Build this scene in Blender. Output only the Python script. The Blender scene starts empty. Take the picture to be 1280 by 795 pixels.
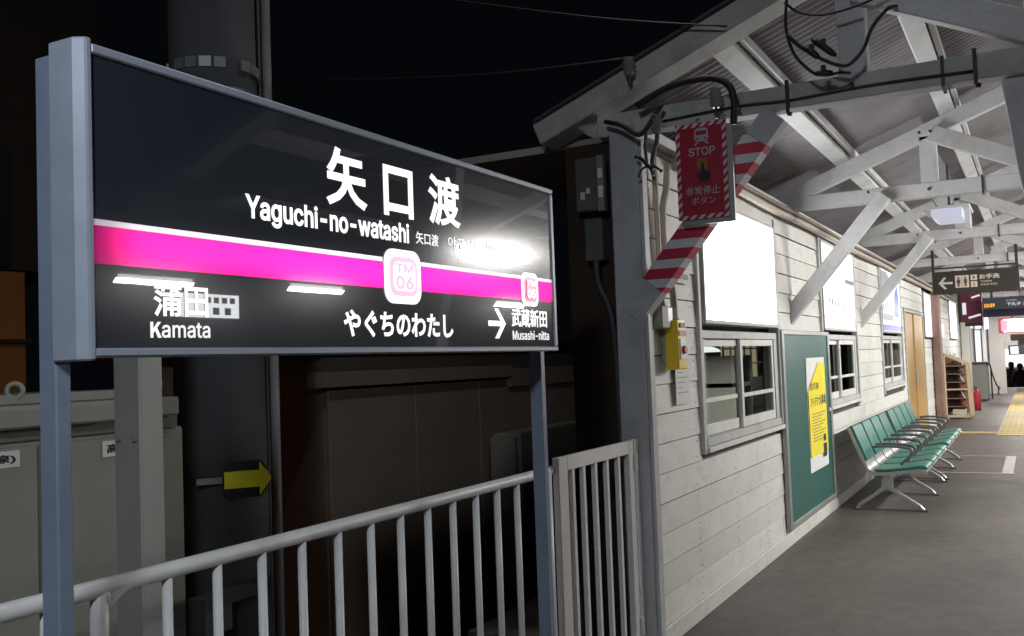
import bpy, bmesh, math, random
from mathutils import Vector, Matrix
random.seed(7)
PI = math.pi
SC = bpy.context.scene
COL = SC.collection

# ------------------------------------------------------------------ camera
YAW, PITCH, ROLL = math.radians(28.32), math.radians(2.688), math.radians(-2.099)
cd = bpy.data.cameras.new('camera'); cam = bpy.data.objects.new('camera', cd); COL.objects.link(cam)
cd.sensor_width = 36; cd.lens = 36 * 1212.2 / 1280; cd.clip_start = 0.05; cd.clip_end = 500
fw = Vector((math.cos(YAW) * math.cos(PITCH), math.sin(YAW) * math.cos(PITCH), math.sin(PITCH)))
r0 = Vector((math.sin(YAW), -math.cos(YAW), 0)); u0 = r0.cross(fw)
ri = math.cos(ROLL) * r0 + math.sin(ROLL) * u0; up = -math.sin(ROLL) * r0 + math.cos(ROLL) * u0
cam.matrix_world = Matrix(((ri.x, up.x, -fw.x, 0), (ri.y, up.y, -fw.y, 0), (ri.z, up.z, -fw.z, 1.5), (0, 0, 0, 1)))
SC.camera = cam

# ------------------------------------------------------------------ night sky and exposure
W = bpy.data.worlds.new('World'); SC.world = W; W.use_nodes = True
W.node_tree.nodes['Background'].inputs[0].default_value = (0.35, 0.42, 0.6, 1)
W.node_tree.nodes['Background'].inputs[1].default_value = 0.004
SC.view_settings.view_transform = 'Standard'; SC.view_settings.look = 'None'
SC.view_settings.exposure = 0; SC.view_settings.gamma = 1
try:
    SC.cycles.use_denoising = True
    SC.cycles.sample_clamp_indirect = 4
except Exception: pass

# ------------------------------------------------------------------ materials
def new_mat(name):
    m = bpy.data.materials.new(name); m.use_nodes = True
    nt = m.node_tree
    return m, nt, nt.nodes, nt.links, nt.nodes['Principled BSDF']

def mat(name, col, rough=.5, metal=0, var=.12, scale=6, bump=0, bscale=60, grime=None, gamt=.5, gscale=3, spec=.5, per=.0, coat=0, stretch=(1, 1, 1)):
    """painted / plain surface: large tone variation, optional grime patches, fine bump, per-object tone"""
    m, nt, N, L, b = new_mat(name)
    geo = N.new('ShaderNodeNewGeometry')
    mp = N.new('ShaderNodeMapping'); mp.inputs['Scale'].default_value = stretch
    L.new(geo.outputs['Position'], mp.inputs['Vector'])
    nz = N.new('ShaderNodeTexNoise'); nz.inputs['Scale'].default_value = scale; nz.inputs['Detail'].default_value = 6; nz.inputs['Roughness'].default_value = .65
    L.new(mp.outputs[0], nz.inputs['Vector'])
    mr = N.new('ShaderNodeMapRange'); mr.inputs[1].default_value = .3; mr.inputs[2].default_value = .7
    mr.inputs[3].default_value = 1 - var; mr.inputs[4].default_value = 1 + var * .6
    L.new(nz.outputs['Fac'], mr.inputs[0])
    val = mr.outputs[0]
    if per:
        oi = N.new('ShaderNodeObjectInfo')
        m2 = N.new('ShaderNodeMapRange'); m2.inputs[3].default_value = 1 - per; m2.inputs[4].default_value = 1 + per * .5
        L.new(oi.outputs['Random'], m2.inputs[0])
        mm = N.new('ShaderNodeMath'); mm.operation = 'MULTIPLY'; L.new(val, mm.inputs[0]); L.new(m2.outputs[0], mm.inputs[1]); val = mm.outputs[0]
    mx = N.new('ShaderNodeMix'); mx.data_type = 'RGBA'; mx.blend_type = 'MULTIPLY'; mx.inputs[0].default_value = 1
    mx.inputs[6].default_value = (*col, 1); L.new(val, mx.inputs[7])
    out = mx.outputs[2]
    if grime:
        n2 = N.new('ShaderNodeTexNoise'); n2.inputs['Scale'].default_value = gscale; n2.inputs['Detail'].default_value = 8; n2.inputs['Roughness'].default_value = .72
        L.new(mp.outputs[0], n2.inputs['Vector'])
        m3 = N.new('ShaderNodeMapRange'); m3.inputs[1].default_value = .5; m3.inputs[2].default_value = .72; m3.inputs[3].default_value = 0; m3.inputs[4].default_value = gamt
        L.new(n2.outputs['Fac'], m3.inputs[0])
        mg = N.new('ShaderNodeMix'); mg.data_type = 'RGBA'; L.new(m3.outputs[0], mg.inputs[0]); L.new(out, mg.inputs[6]); mg.inputs[7].default_value = (*grime, 1)
        out = mg.outputs[2]
    L.new(out, b.inputs['Base Color'])
    rr = N.new('ShaderNodeMapRange'); rr.inputs[3].default_value = max(.02, rough - .08); rr.inputs[4].default_value = min(1, rough + .1)
    L.new(nz.outputs['Fac'], rr.inputs[0]); L.new(rr.outputs[0], b.inputs['Roughness'])
    b.inputs['Metallic'].default_value = metal; b.inputs['Specular IOR Level'].default_value = spec
    b.inputs['Coat Weight'].default_value = coat; b.inputs['Coat Roughness'].default_value = .08
    if bump:
        n3 = N.new('ShaderNodeTexNoise'); n3.inputs['Scale'].default_value = bscale; n3.inputs['Detail'].default_value = 5
        L.new(mp.outputs[0], n3.inputs['Vector'])
        bp = N.new('ShaderNodeBump'); bp.inputs['Strength'].default_value = bump; bp.inputs['Distance'].default_value = .01
        L.new(n3.outputs['Fac'], bp.inputs['Height']); L.new(bp.outputs[0], b.inputs['Normal'])
    return m

def emit(name, col, s, gloss=True):
    m, nt, N, L, b = new_mat(name)
    b.inputs['Base Color'].default_value = (*[c * .25 for c in col], 1)
    b.inputs['Emission Color'].default_value = (*col, 1); b.inputs['Emission Strength'].default_value = s
    b.inputs['Roughness'].default_value = .3
    return m

def translucent(name, col):
    m, nt, N, L, b = new_mat(name)
    t = N.new('ShaderNodeBsdfTranslucent'); t.inputs[0].default_value = (*col, 1)
    b.inputs['Base Color'].default_value = (*[c * .5 for c in col], 1); b.inputs['Roughness'].default_value = .08
    ms = N.new('ShaderNodeMixShader'); ms.inputs[0].default_value = .5
    L.new(b.outputs[0], ms.inputs[1]); L.new(t.outputs[0], ms.inputs[2])
    L.new(ms.outputs[0], N['Material Output'].inputs['Surface'])
    return m

def glass(name, tint=(.8, .85, .85)):
    m, nt, N, L, b = new_mat(name)
    t = N.new('ShaderNodeBsdfTransparent'); t.inputs[0].default_value = (*tint, 1)
    g = N.new('ShaderNodeBsdfGlossy'); g.inputs['Roughness'].default_value = .02
    fr = N.new('ShaderNodeFresnel'); fr.inputs[0].default_value = 1.5
    ms = N.new('ShaderNodeMixShader'); ge = N.new('ShaderNodeNewGeometry'); iv = N.new('ShaderNodeMath'); iv.operation = 'SUBTRACT'; iv.inputs[0].default_value = 1; L.new(ge.outputs['Backfacing'], iv.inputs[1])
    mu = N.new('ShaderNodeMath'); mu.operation = 'MULTIPLY'; L.new(fr.outputs[0], mu.inputs[0]); L.new(iv.outputs[0], mu.inputs[1])
    L.new(mu.outputs[0], ms.inputs[0]); L.new(t.outputs[0], ms.inputs[1]); L.new(g.outputs[0], ms.inputs[2])
    L.new(ms.outputs[0], N['Material Output'].inputs['Surface'])
    return m

def stripes(name, a, c, pitch, ang_axis=('Y', 'Z'), duty=.5, off=0, slant=1.0):
    """diagonal hazard stripes printed on a surface (world position based)"""
    m, nt, N, L, b = new_mat(name)
    tc = N.new('ShaderNodeTexCoord'); s = N.new('ShaderNodeSeparateXYZ'); L.new(tc.outputs['Object'], s.inputs[0])
    m1 = N.new('ShaderNodeMath'); m1.operation = 'MULTIPLY_ADD'; m1.inputs[1].default_value = slant
    L.new(s.outputs[ang_axis[0]], m1.inputs[0]); L.new(s.outputs[ang_axis[1]], m1.inputs[2])
    m2 = N.new('ShaderNodeMath'); m2.operation = 'MULTIPLY_ADD'; m2.inputs[1].default_value = 1 / pitch; m2.inputs[2].default_value = off + 50
    L.new(m1.outputs[0], m2.inputs[0])
    m3 = N.new('ShaderNodeMath'); m3.operation = 'FRACT'; L.new(m2.outputs[0], m3.inputs[0])
    m4 = N.new('ShaderNodeMath'); m4.operation = 'GREATER_THAN'; m4.inputs[1].default_value = duty; L.new(m3.outputs[0], m4.inputs[0])
    mx = N.new('ShaderNodeMix'); mx.data_type = 'RGBA'; mx.inputs[6].default_value = (*a, 1); mx.inputs[7].default_value = (*c, 1)
    L.new(m4.outputs[0], mx.inputs[0]); L.new(mx.outputs[2], b.inputs['Base Color']); b.inputs['Roughness'].default_value = .45
    return m

M = {}
M['plank'] = mat('white_plank_paint', (.72, .71, .665), .55, var=.06, scale=2.5, bump=.3, bscale=35, grime=(.33, .30, .24), gamt=.35, gscale=6, per=.10, stretch=(1, 1, 1.6))
M['timber'] = mat('white_timber_paint', (.72, .72, .73), .6, var=.12, scale=3, bump=.3, bscale=40, grime=(.30, .29, .27), gamt=.5, gscale=2.6, per=.08)
M['grey_timber'] = mat('weathered_grey_timber', (.58, .575, .56), .65, var=.2, scale=3, bump=.3, bscale=40, grime=(.14, .13, .12), gamt=.6, gscale=2.4)
M['trim'] = mat('window_trim_paint', (.52, .53, .52), .5, var=.15, scale=5, bump=.15, bscale=50, grime=(.2, .19, .17), gamt=.45, gscale=4)
M['sash'] = mat('sash_paint', (.72, .71, .67), .45, var=.1, scale=5, bump=.1, grime=(.3, .28, .24), gamt=.35, gscale=6)
M['backing'] = mat('dark_backing', (.06, .055, .05), .9)
M['post'] = mat('blue_grey_post_paint', (.50, .51, .53), .5, var=.15, scale=4, bump=.15, bscale=60, grime=(.12, .11, .1), gamt=.3, gscale=3)
M['signmetal'] = mat('sign_frame_paint', (.32, .36, .43), .42, metal=.15, var=.12, scale=7, bump=.02, bscale=120)
M['signpost'] = mat('sign_post_paint', (.20, .245, .33), .4, metal=.1, var=.14, scale=6, bump=.08, bscale=150)
M['inner_white'] = mat('lightbox_inner_white', (.85, .85, .85), .6, var=.02)
M['floor'] = None
M['rail'] = mat('rail_paint', (.70, .70, .68), .4, var=.1, scale=8, bump=.06, bscale=120, grime=(.3, .29, .26), gamt=.35, gscale=9)
M['gate'] = mat('gate_paint', (.72, .70, .67), .45, var=.12, scale=7, bump=.08, grime=(.3, .27, .23), gamt=.4, gscale=7)
M['sheet'] = mat('corrugated_sheet', (.34, .325, .345), .5, metal=.25, var=.2, scale=1.6, grime=(.13, .105, .08), gamt=.75, gscale=1.1, per=.06)
M['black'] = mat('black_rubber', (.015, .015, .016), .5, var=.1)
M['dark'] = mat('dark_metal', (.05, .05, .055), .5, var=.15)
M['cable_beige'] = mat('beige_conduit', (.48, .43, .36), .5, var=.12, scale=9)
M['cabinet'] = mat('cabinet_paint', (.29, .285, .24), .55, var=.14, scale=2, bump=.06, grime=(.12, .115, .09), gamt=.35, gscale=2)
M['shade_box'] = mat('dark_grey_box', (.12, .12, .12), .5, var=.12)
M['column'] = mat('galvanised_column', (.36, .36, .33), .5, metal=.1, var=.12, scale=3, grime=(.2, .2, .18), gamt=.3)
M['concrete'] = mat('pole_concrete', (.085, .085, .09), .85, var=.15, scale=3, bump=.25, bscale=80)
M['shed'] = mat('shed_panel', (.27, .205, .155), .75, var=.2, scale=1.2, bump=.08, per=.1)
M['shedbox'] = mat('beige_box_paint', (.27, .265, .22), .6, var=.12, scale=2)
M['yellow'] = mat('yellow_paint', (.80, .60, .02), .4, var=.08)
M['yellowbox'] = mat('yellow_button_box', (.85, .60, .02), .35, var=.06)
M['red'] = mat('red_paint', (.45, .02, .05), .45, var=.06)
M['redsign'] = mat('red_sign_print', (.42, .015, .04), .4, var=.05)
M['white'] = mat('white_print', (.80, .80, .80), .5, var=.03)
M['whitebox'] = mat('white_enamel', (.75, .76, .8), .35, var=.05)
M['board'] = mat('green_board', (.012, .105, .085), .45, var=.06, scale=3)
M['alu'] = mat('aluminium_frame', (.38, .39, .38), .4, metal=.55, var=.1)
M['paper'] = mat('paper_white', (.75, .75, .72), .7, var=.04)
M['paper_yellow'] = mat('paper_yellow', (.85, .72, .03), .7, var=.1, scale=9)
M['ink'] = mat('black_ink', (.02, .02, .02), .6, var=.02)
M['ink_grey'] = mat('grey_ink', (.22, .2, .12), .6, var=.02)
M['seat'] = mat('green_seat_vinyl', (.008, .165, .125), .3, var=.1, scale=9, bump=.05, spec=.6)
M['seat_edge'] = mat('dark_seat_edge', (.008, .05, .04), .4)
M['steel'] = mat('bench_steel', (.50, .50, .50), .32, metal=.7, var=.1)
M['arm'] = mat('bench_arm_grey', (.12, .12, .12), .4, var=.1)
M['door'] = mat('golden_door', (.58, .36, .13), .38, var=.08, scale=1.5, metal=.15, per=.2, stretch=(6, 6, .5))
M['brownpost'] = mat('brown_post', (.27, .17, .13), .55, var=.2, scale=3, grime=(.35, .25, .22), gamt=.4)
M['wood'] = mat('pale_rack_wood', (.66, .53, .34), .5, var=.14, scale=5, stretch=(4, 4, 1))
M['signbrown'] = mat('dark_brown_sign', (.042, .032, .027), .4, var=.06)
M['slate'] = mat('display_slate', (.05, .055, .075), .35, var=.06)
M['slate_black'] = mat('display_black', (.012, .012, .03), .25, var=.05)
M['cream'] = mat('cream_pictogram', (.72, .66, .55), .5, var=.03)
M['counter'] = mat('counter_grey', (.30, .30, .265), .55, var=.08)
M['wallwhite'] = mat('far_wall_white', (.62, .60, .57), .6, var=.1, scale=1)
M['maroon'] = mat('maroon_poster', (.13, .012, .05), .35, var=.3, scale=8)
M['coat'] = mat('dark_coat', (.022, .014, .013), .85, var=.3, scale=9, bump=.4, bscale=30)
M['hair'] = mat('dark_hair', (.012, .008, .007), .6, bump=.4, bscale=90)
M['skin'] = mat('skin', (.5, .3, .22), .5)
M['room'] = mat('dim_room', (.33, .30, .26), .8, var=.2, scale=2)
M['orange'] = mat('orange_wall', (.42, .15, .03), .7, var=.25, scale=1, bump=.1)
M['darkwall'] = mat('dark_wall', (.04, .025, .015), .8, var=.2)
M['ground'] = mat('ballast_ground', (.06, .055, .05), .95, var=.35, scale=8, bump=.9, bscale=30)
M['platform_side'] = mat('platform_concrete', (.25, .24, .22), .85, var=.2, scale=2, bump=.3)
M['pink'] = mat('pink_print', (.75, .05, .22), .4)
M['purple'] = mat('purple_print', (.12, .06, .55), .4)
M['tactile'] = mat('yellow_tactile', (.46, .36, .14), .6, var=.2, scale=6, bump=.2, grime=(.35, .28, .15), gamt=.5, gscale=4, per=.08)
M['line'] = mat('worn_line_paint', (.50, .48, .44), .65, var=.2, scale=12, grime=(.22, .2, .18), gamt=.9, gscale=14)
M['lamp'] = emit('lamp_tube', (1, .98, .95), 26)
M['lamp_far'] = emit('lamp_tube_far', (1, .98, .95), 9)
M['lamp_dim'] = emit('lamp_diffuser', (.80, .82, 1), .55)
M['panel_lit'] = emit('backlit_panel', (1, 1, .99), 9)
M['panel_lit_mid'] = emit('backlit_panel_mid', (.98, 1, .98), 2.0)
M['panel_lit_soft'] = emit('backlit_panel_soft', (.93, .97, 1), 1.0)
M['panel_pink'] = emit('backlit_panel_pink', (1, .45, .6), .9)
M['panel_lav'] = emit('backlit_panel_lavender', (.96, .93, 1), 1.5)
M['blueprint'] = emit('backlit_blue_print', (.10, .25, .8), .55)
M['purpleprint'] = emit('backlit_purple_print', (.13, .08, .75), .6)
M['greenprint'] = emit('backlit_pale_green', (.62, .70, .62), .75)
M['greyprint'] = emit('backlit_grey_print', (.30, .31, .36), .7)
M['letters'] = emit('backlit_letters', (1, 1, 1), 1.25)
M['letters_small'] = emit('backlit_small_letters', (1, 1, 1), .85)
M['badge_pink'] = emit('backlit_pink_ring', (1, .16, .42), .62)
M['badge_soft'] = emit('backlit_soft_pink', (1, .58, .80), .85)
M['led'] = emit('orange_led', (1, .42, .03), 1.4)
M['led_white'] = emit('white_display_text', (.9, .92, 1), .7)
M['lattice_glow'] = emit('lit_lattice_paper', (.95, .78, .48), .42)
M['magenta'] = translucent('magenta_film', (.66, .085, .35))
M['magenta_white'] = translucent('white_film', (.92, .9, .92))
M['glass'] = glass('window_glass')
M['hz'] = stripes('red_white_hazard_paint', (.50, .02, .06), (.62, .62, .62), .148, ('X', 'Y'), .54, .2, 1.2)
M['hz_border'] = stripes('red_white_border', (.42, .015, .04), (.62, .60, .60), .042, ('Y', 'Z'), .5, 0, 1)

# acrylic face of the sign: dark, smooth, with a faint wider sheen
def acrylic():
    m, nt, N, L, b = new_mat('dark_acrylic')
    b.inputs['Base Color'].default_value = (.026, .032, .042, 1); b.inputs['Roughness'].default_value = .15
    b.inputs['Specular IOR Level'].default_value = .16
    b.inputs['Coat Weight'].default_value = 1; b.inputs['Coat Roughness'].default_value = .012; b.inputs['Coat IOR'].default_value = 1.5
    geo = N.new('ShaderNodeNewGeometry'); n = N.new('ShaderNodeTexNoise'); n.inputs['Scale'].default_value = 5
    L.new(geo.outputs['Position'], n.inputs['Vector'])
    bp = N.new('ShaderNodeBump'); bp.inputs['Strength'].default_value = .012; bp.inputs['Distance'].default_value = .003
    L.new(n.outputs['Fac'], bp.inputs['Height']); L.new(bp.outputs[0], b.inputs['Coat Normal'])
    return m
M['acrylic'] = acrylic()

def floor_mat():
    m, nt, N, L, b = new_mat('platform_asphalt')
    geo = N.new('ShaderNodeNewGeometry')
    n1 = N.new('ShaderNodeTexNoise'); n1.inputs['Scale'].default_value = .9; n1.inputs['Detail'].default_value = 6
    n2 = N.new('ShaderNodeTexNoise'); n2.inputs['Scale'].default_value = 170; n2.inputs['Detail'].default_value = 2
    n3 = N.new('ShaderNodeTexNoise'); n3.inputs['Scale'].default_value = 7; n3.inputs['Detail'].default_value = 8; n3.inputs['Roughness'].default_value = .75
    for n in (n1, n2, n3): L.new(geo.outputs['Position'], n.inputs['Vector'])
    c1 = N.new('ShaderNodeValToRGB'); c1.color_ramp.elements[0].position = .32; c1.color_ramp.elements[0].color = (.082, .069, .060, 1)
    c1.color_ramp.elements[1].position = .7; c1.color_ramp.elements[1].color = (.128, .113, .102, 1); L.new(n1.outputs['Fac'], c1.inputs[0])
    c2 = N.new('ShaderNodeMapRange'); c2.inputs[1].default_value = .35; c2.inputs[2].default_value = .68; c2.inputs[3].default_value = .55; c2.inputs[4].default_value = 1.5; L.new(n2.outputs['Fac'], c2.inputs[0])
    c3 = N.new('ShaderNodeMapRange'); c3.inputs[1].default_value = .4; c3.inputs[2].default_value = .75; c3.inputs[3].default_value = 1.05; c3.inputs[4].default_value = .72; L.new(n3.outputs['Fac'], c3.inputs[0])
    mm = N.new('ShaderNodeMath'); mm.operation = 'MULTIPLY'; L.new(c2.outputs[0], mm.inputs[0]); L.new(c3.outputs[0], mm.inputs[1])
    mx = N.new('ShaderNodeMix'); mx.data_type = 'RGBA'; mx.blend_type = 'MULTIPLY'; mx.inputs[0].default_value = 1
    L.new(c1.outputs[0], mx.inputs[6]); L.new(mm.outputs[0], mx.inputs[7]); L.new(mx.outputs[2], b.inputs['Base Color'])
    vo = N.new('ShaderNodeTexVoronoi'); vo.inputs['Scale'].default_value = 2.6; vo.inputs['Randomness'].default_value = 1; L.new(geo.outputs['Position'], vo.inputs['Vector'])
    sp = N.new('ShaderNodeMapRange'); sp.inputs[1].default_value = .035; sp.inputs[2].default_value = .06; sp.inputs[3].default_value = .55; sp.inputs[4].default_value = 1; L.new(vo.outputs['Distance'], sp.inputs[0])
    ms = N.new('ShaderNodeMix'); ms.data_type = 'RGBA'; ms.blend_type = 'MULTIPLY'; ms.inputs[0].default_value = 1; L.new(mx.outputs[2], ms.inputs[6]); L.new(sp.outputs[0], ms.inputs[7]); L.new(ms.outputs[2], b.inputs['Base Color'])
    r = N.new('ShaderNodeMapRange'); r.inputs[3].default_value = .38; r.inputs[4].default_value = .62; L.new(n3.outputs['Fac'], r.inputs[0]); L.new(r.outputs[0], b.inputs['Roughness'])
    bp = N.new('ShaderNodeBump'); bp.inputs['Strength'].default_value = .3; bp.inputs['Distance'].default_value = .004
    L.new(n2.outputs['Fac'], bp.inputs['Height']); L.new(bp.outputs[0], b.inputs['Normal'])
    return m
M['floor'] = floor_mat()

# ------------------------------------------------------------------ mesh helpers (all in world metres)
class MB:
    def __init__(s): s.v = []; s.f = []
    def add(s, v, f):
        o = len(s.v); s.v += [tuple(p) for p in v]; s.f += [tuple(i + o for i in q) for q in f]; return s
    def box(s, x0, x1, y0, y1, z0, z1):
        v = [(x, y, z) for x in (x0, x1) for y in (y0, y1) for z in (z0, z1)]
        return s.add(v, [(0, 1, 3, 2), (4, 6, 7, 5), (0, 4, 5, 1), (2, 3, 7, 6), (0, 2, 6, 4), (1, 5, 7, 3)])
    def beam(s, p, q, w, h, side=None):
        """rectangular bar from p to q; w along `side`, h across it"""
        p = Vector(p); q = Vector(q); d = (q - p).normalized()
        a = Vector(side) if side else (Vector((0, 0, 1)).cross(d) if abs(d.z) < .95 else Vector((1, 0, 0)))
        a = (a - d * a.dot(d)).normalized(); b = d.cross(a)
        v = [c + a * i * w / 2 + b * j * h / 2 for c in (p, q) for i, j in ((-1, -1), (1, -1), (1, 1), (-1, 1))]
        return s.add(v, [(3, 2, 1, 0), (4, 5, 6, 7), (0, 1, 5, 4), (1, 2, 6, 5), (2, 3, 7, 6), (3, 0, 4, 7)])
    def tube(s, pts, r, n=8, caps=True):
        pts = [Vector(p) for p in pts]; rings = []; a = None
        for i, p in enumerate(pts):
            d = (pts[min(i + 1, len(pts) - 1)] - pts[max(i - 1, 0)]).normalized()
            if a is None: a = d.orthogonal().normalized()
            a = (a - d * a.dot(d)).normalized(); b = d.cross(a)
            rr = r[i] if isinstance(r, (list, tuple)) else r
            rings.append([p + a * math.cos(t) * rr + b * math.sin(t) * rr for t in (2 * PI * k / n for k in range(n))])
        v = [p for R in rings for p in R]; f = []
        for i in range(len(pts) - 1):
            for k in range(n): f.append((i * n + k, i * n + (k + 1) % n, (i + 1) * n + (k + 1) % n, (i + 1) * n + k))
        if caps: f += [tuple(range(n))[::-1], tuple((len(pts) - 1) * n + k for k in range(n))]
        return s.add(v, f)
    def prism(s, poly, axis, a, b):
        """2-D polygon extruded along an axis ('x': poly is (y,z); 'y': (x,z); 'z': (x,y))"""
        mk = {'x': lambda u, w, t: (t, u, w), 'y': lambda u, w, t: (u, t, w), 'z': lambda u, w, t: (u, w, t)}[axis]
        n = len(poly); v = [mk(u, w, a) for u, w in poly] + [mk(u, w, b) for u, w in poly]
        return s.add(v, [tuple(range(n))[::-1], tuple(range(n, 2 * n))] + [(i, (i + 1) % n, n + (i + 1) % n, n + i) for i in range(n)])
    def torus(s, c, R, r, nrm, n=16, m=8):
        nrm = Vector(nrm).normalized(); a = nrm.orthogonal().normalized(); b = nrm.cross(a); c = Vector(c); v = []; f = []
        for i in range(n):
            t = 2 * PI * i / n; e = a * math.cos(t) + b * math.sin(t)
            for k in range(m):
                u = 2 * PI * k / m; v.append(c + e * (R + r * math.cos(u)) + nrm * r * math.sin(u))
        for i in range(n):
            for k in range(m): f.append((i * m + k, ((i + 1) % n) * m + k, ((i + 1) % n) * m + (k + 1) % m, i * m + (k + 1) % m))
        return s.add(v, f)

def smooth_pts(pts, k=5):
    P = [Vector(p) for p in pts]; out = []
    for i in range(len(P) - 1):
        a, b, c, d = P[max(i - 1, 0)], P[i], P[i + 1], P[min(i + 2, len(P) - 1)]
        for j in range(k):
            t = j / k
            out.append(.5 * ((2 * b) + (c - a) * t + (2 * a - 5 * b + 4 * c - d) * t * t + (3 * b - a - 3 * c + d) * t ** 3))
    return out + [P[-1]]

def wloc(o):
    v = Vector((0, 0, 0))
    while o is not None: v = v + Vector(o.location); o = o.parent
    return v

def obj(name, mb, m, parent=None, bevel=0, smooth=False, label=None):
    off = wloc(parent)
    me = bpy.data.meshes.new(name)
    me.from_pydata([(x - off.x, y - off.y, z - off.z) for x, y, z in mb.v], [], mb.f)
    bm = bmesh.new(); bm.from_mesh(me); bmesh.ops.recalc_face_normals(bm, faces=bm.faces)
    if bevel:
        bmesh.ops.bevel(bm, geom=[e for e in bm.edges if e.calc_face_angle(0) > .6], offset=bevel, segments=1, affect='EDGES', clamp_overlap=True)
    bm.to_mesh(me); bm.free()
    if smooth:
        for p in me.polygons: p.use_smooth = True
    me.materials.append(m)
    o = bpy.data.objects.new(name, me); COL.objects.link(o)
    if parent: o.parent = parent
    if label: o['label'] = label
    return o

def thing(name, label, cat, loc=(0, 0, 0), group=None):
    o = bpy.data.objects.new(name, None); COL.objects.link(o); o.location = loc; o.empty_display_size = .1
    o['label'] = label; o['category'] = cat
    if group: o['group'] = group
    return o

def tag(o, label, cat, group=None):
    o['label'] = label; o['category'] = cat
    if group: o['group'] = group
    return o

def struct(name, mb, m, **k):
    o = obj(name, mb, m, **k); o['kind'] = 'structure'; return o

def dup(root, dx=0, dy=0, dz=0, label=None, rot=None):
    r = root.copy(); COL.objects.link(r); r.location = Vector(root.location) + Vector((dx, dy, dz))
    if rot is not None: r.rotation_euler = rot
    if label: r['label'] = label
    for ch in list(root.children):
        c = ch.copy(); COL.objects.link(c); c.parent = r
        for g in list(ch.children):
            d = g.copy(); COL.objects.link(d); d.parent = c
    return r

def dup_part(p, parent, dx=0, dy=0, dz=0):
    c = p.copy(); COL.objects.link(c); c.parent = parent
    c.location = Vector(p.location) + Vector((dx, dy, dz)); return c

FONT = None
try:                                               # the sans face bundled with Blender itself; its default face otherwise
    FONT = bpy.data.fonts.load(bpy.utils.system_resource('DATAFILES', path='fonts') + '/Inter.woff2')
except Exception: FONT = None

def text(name, body, a0, a1, z0, z1, plane, at, m, parent, bold=0.0, depth=.0012):
    """lettering fitted into a box. plane 'y': faces -Y, reads along +X (a0..a1 = x). plane 'x': faces -X, reads along -Y (a0..a1 = y, a0>a1)"""
    c = bpy.data.curves.new(name, 'FONT'); c.body = body; c.size = 1; c.font = FONT if FONT and body.isascii() else c.font; c.resolution_u = 3; c.extrude = .001; c.bevel_depth = bold; c.bevel_resolution = 0
    t = bpy.data.objects.new(name, c); COL.objects.link(t)
    dg = bpy.context.evaluated_depsgraph_get(); dg.update()
    me = bpy.data.meshes.new_from_object(t.evaluated_get(dg))
    bpy.data.objects.remove(t); bpy.data.curves.remove(c)
    if not len(me.vertices): return None
    xs = [v.co.x for v in me.vertices]; ys = [v.co.y for v in me.vertices]
    x0, x1, y0, y1 = min(xs), max(xs), min(ys), max(ys); off = wloc(parent)
    zq = [v.co.z for v in me.vertices]; q0, q1 = min(zq), max(zq)
    for v in me.vertices:
        u = a0 + (v.co.x - x0) / (x1 - x0) * (a1 - a0); w = z0 + (v.co.y - y0) / (y1 - y0) * (z1 - z0); d = depth * (1 - (v.co.z - q0) / (q1 - q0))
        v.co = (Vector((u, at - depth + d, w)) if plane == 'y' else Vector((at - depth + d, u, w))) - off
    me.materials.clear(); me.materials.append(m)
    o = bpy.data.objects.new(name, me); COL.objects.link(o); o.parent = parent
    return o

def area(name, loc, target, sx, sy, power, col, parent=None, spread=PI):
    l = bpy.data.lights.new(name, 'AREA'); l.shape = 'RECTANGLE'; l.size = sx; l.size_y = sy; l.energy = power; l.color = col; l.spread = spread
    o = bpy.data.objects.new(name, l); COL.objects.link(o)
    d = (Vector(target) - Vector(loc)).normalized()
    z = -d; x = Vector((1, 0, 0)); x = (x - z * x.dot(z)).normalized(); y = z.cross(x)
    mw = Matrix((x, y, z)).transposed().to_4x4()
    if parent: o.parent = parent; mw.translation = Vector(loc) - wloc(parent)
    else: mw.translation = Vector(loc)
    o.matrix_local = mw
    return o

def rrect(x0, x1, z0, z1, r, n=5):
    pts = []
    for cx, cz, a in ((x1 - r, z1 - r, 0), (x0 + r, z1 - r, 90), (x0 + r, z0 + r, 180), (x1 - r, z0 + r, 270)):
        for k in range(n + 1):
            t = math.radians(a + 90 * k / n); pts.append((cx + r * math.cos(t), cz + r * math.sin(t)))
    return pts

# ================================================================== SETTING
FLOOR_END = 39.0
struct('platform_floor', MB().box(-8, FLOOR_END, -3.0, 1.93, -.25, 0), M['floor'])
struct('platform_wall', MB().box(-8, FLOOR_END, 1.6, 1.9, -1.2, -.25).box(-8, FLOOR_END, -2.9, -2.6, -1.2, -.25), M['platform_side'])
struct('ground', MB().add([(-150, -150, -1.2), (150, -150, -1.2), (150, 150, -1.2), (-150, 150, -1.2)], [(0, 1, 2, 3)]), M['ground'])
struct('lower_floor', MB().box(FLOOR_END, 60, -3, 3, -1.25, -.86), M['floor'])
struct('painted_line', MB().box(12.75, 12.80, .30, 1.09, .004, .006).box(12.80, 14.72, .32, .44, .004, .006).box(14.72, 14.77, .32, 1.0, .004, .006), M['line'])
tp = bpy.data.objects.new('tactile_paving', None); COL.objects.link(tp); tp.location = (18.1, .47, 0); tp['kind'] = 'structure'
tm = MB().box(.004, .396, -.198, .198, .004, .010)
for k in range(4): tm.box(.03, .37, -.165 + k * .095, -.115 + k * .095, .010, .014)
tile0 = None
for k in range(50):
    if tile0 is None:
        me_off = MB(); me_off.v = [(x + 18.1, y + .47, z) for x, y, z in tm.v]; me_off.f = tm.f
        tile0 = obj('tactile_tile', me_off, M['tactile'], tp)
    else: dup_part(tile0, tp, k * .4)
for k in range(3): dup_part(tile0, tp, .4, .4 + k * .4)

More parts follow.
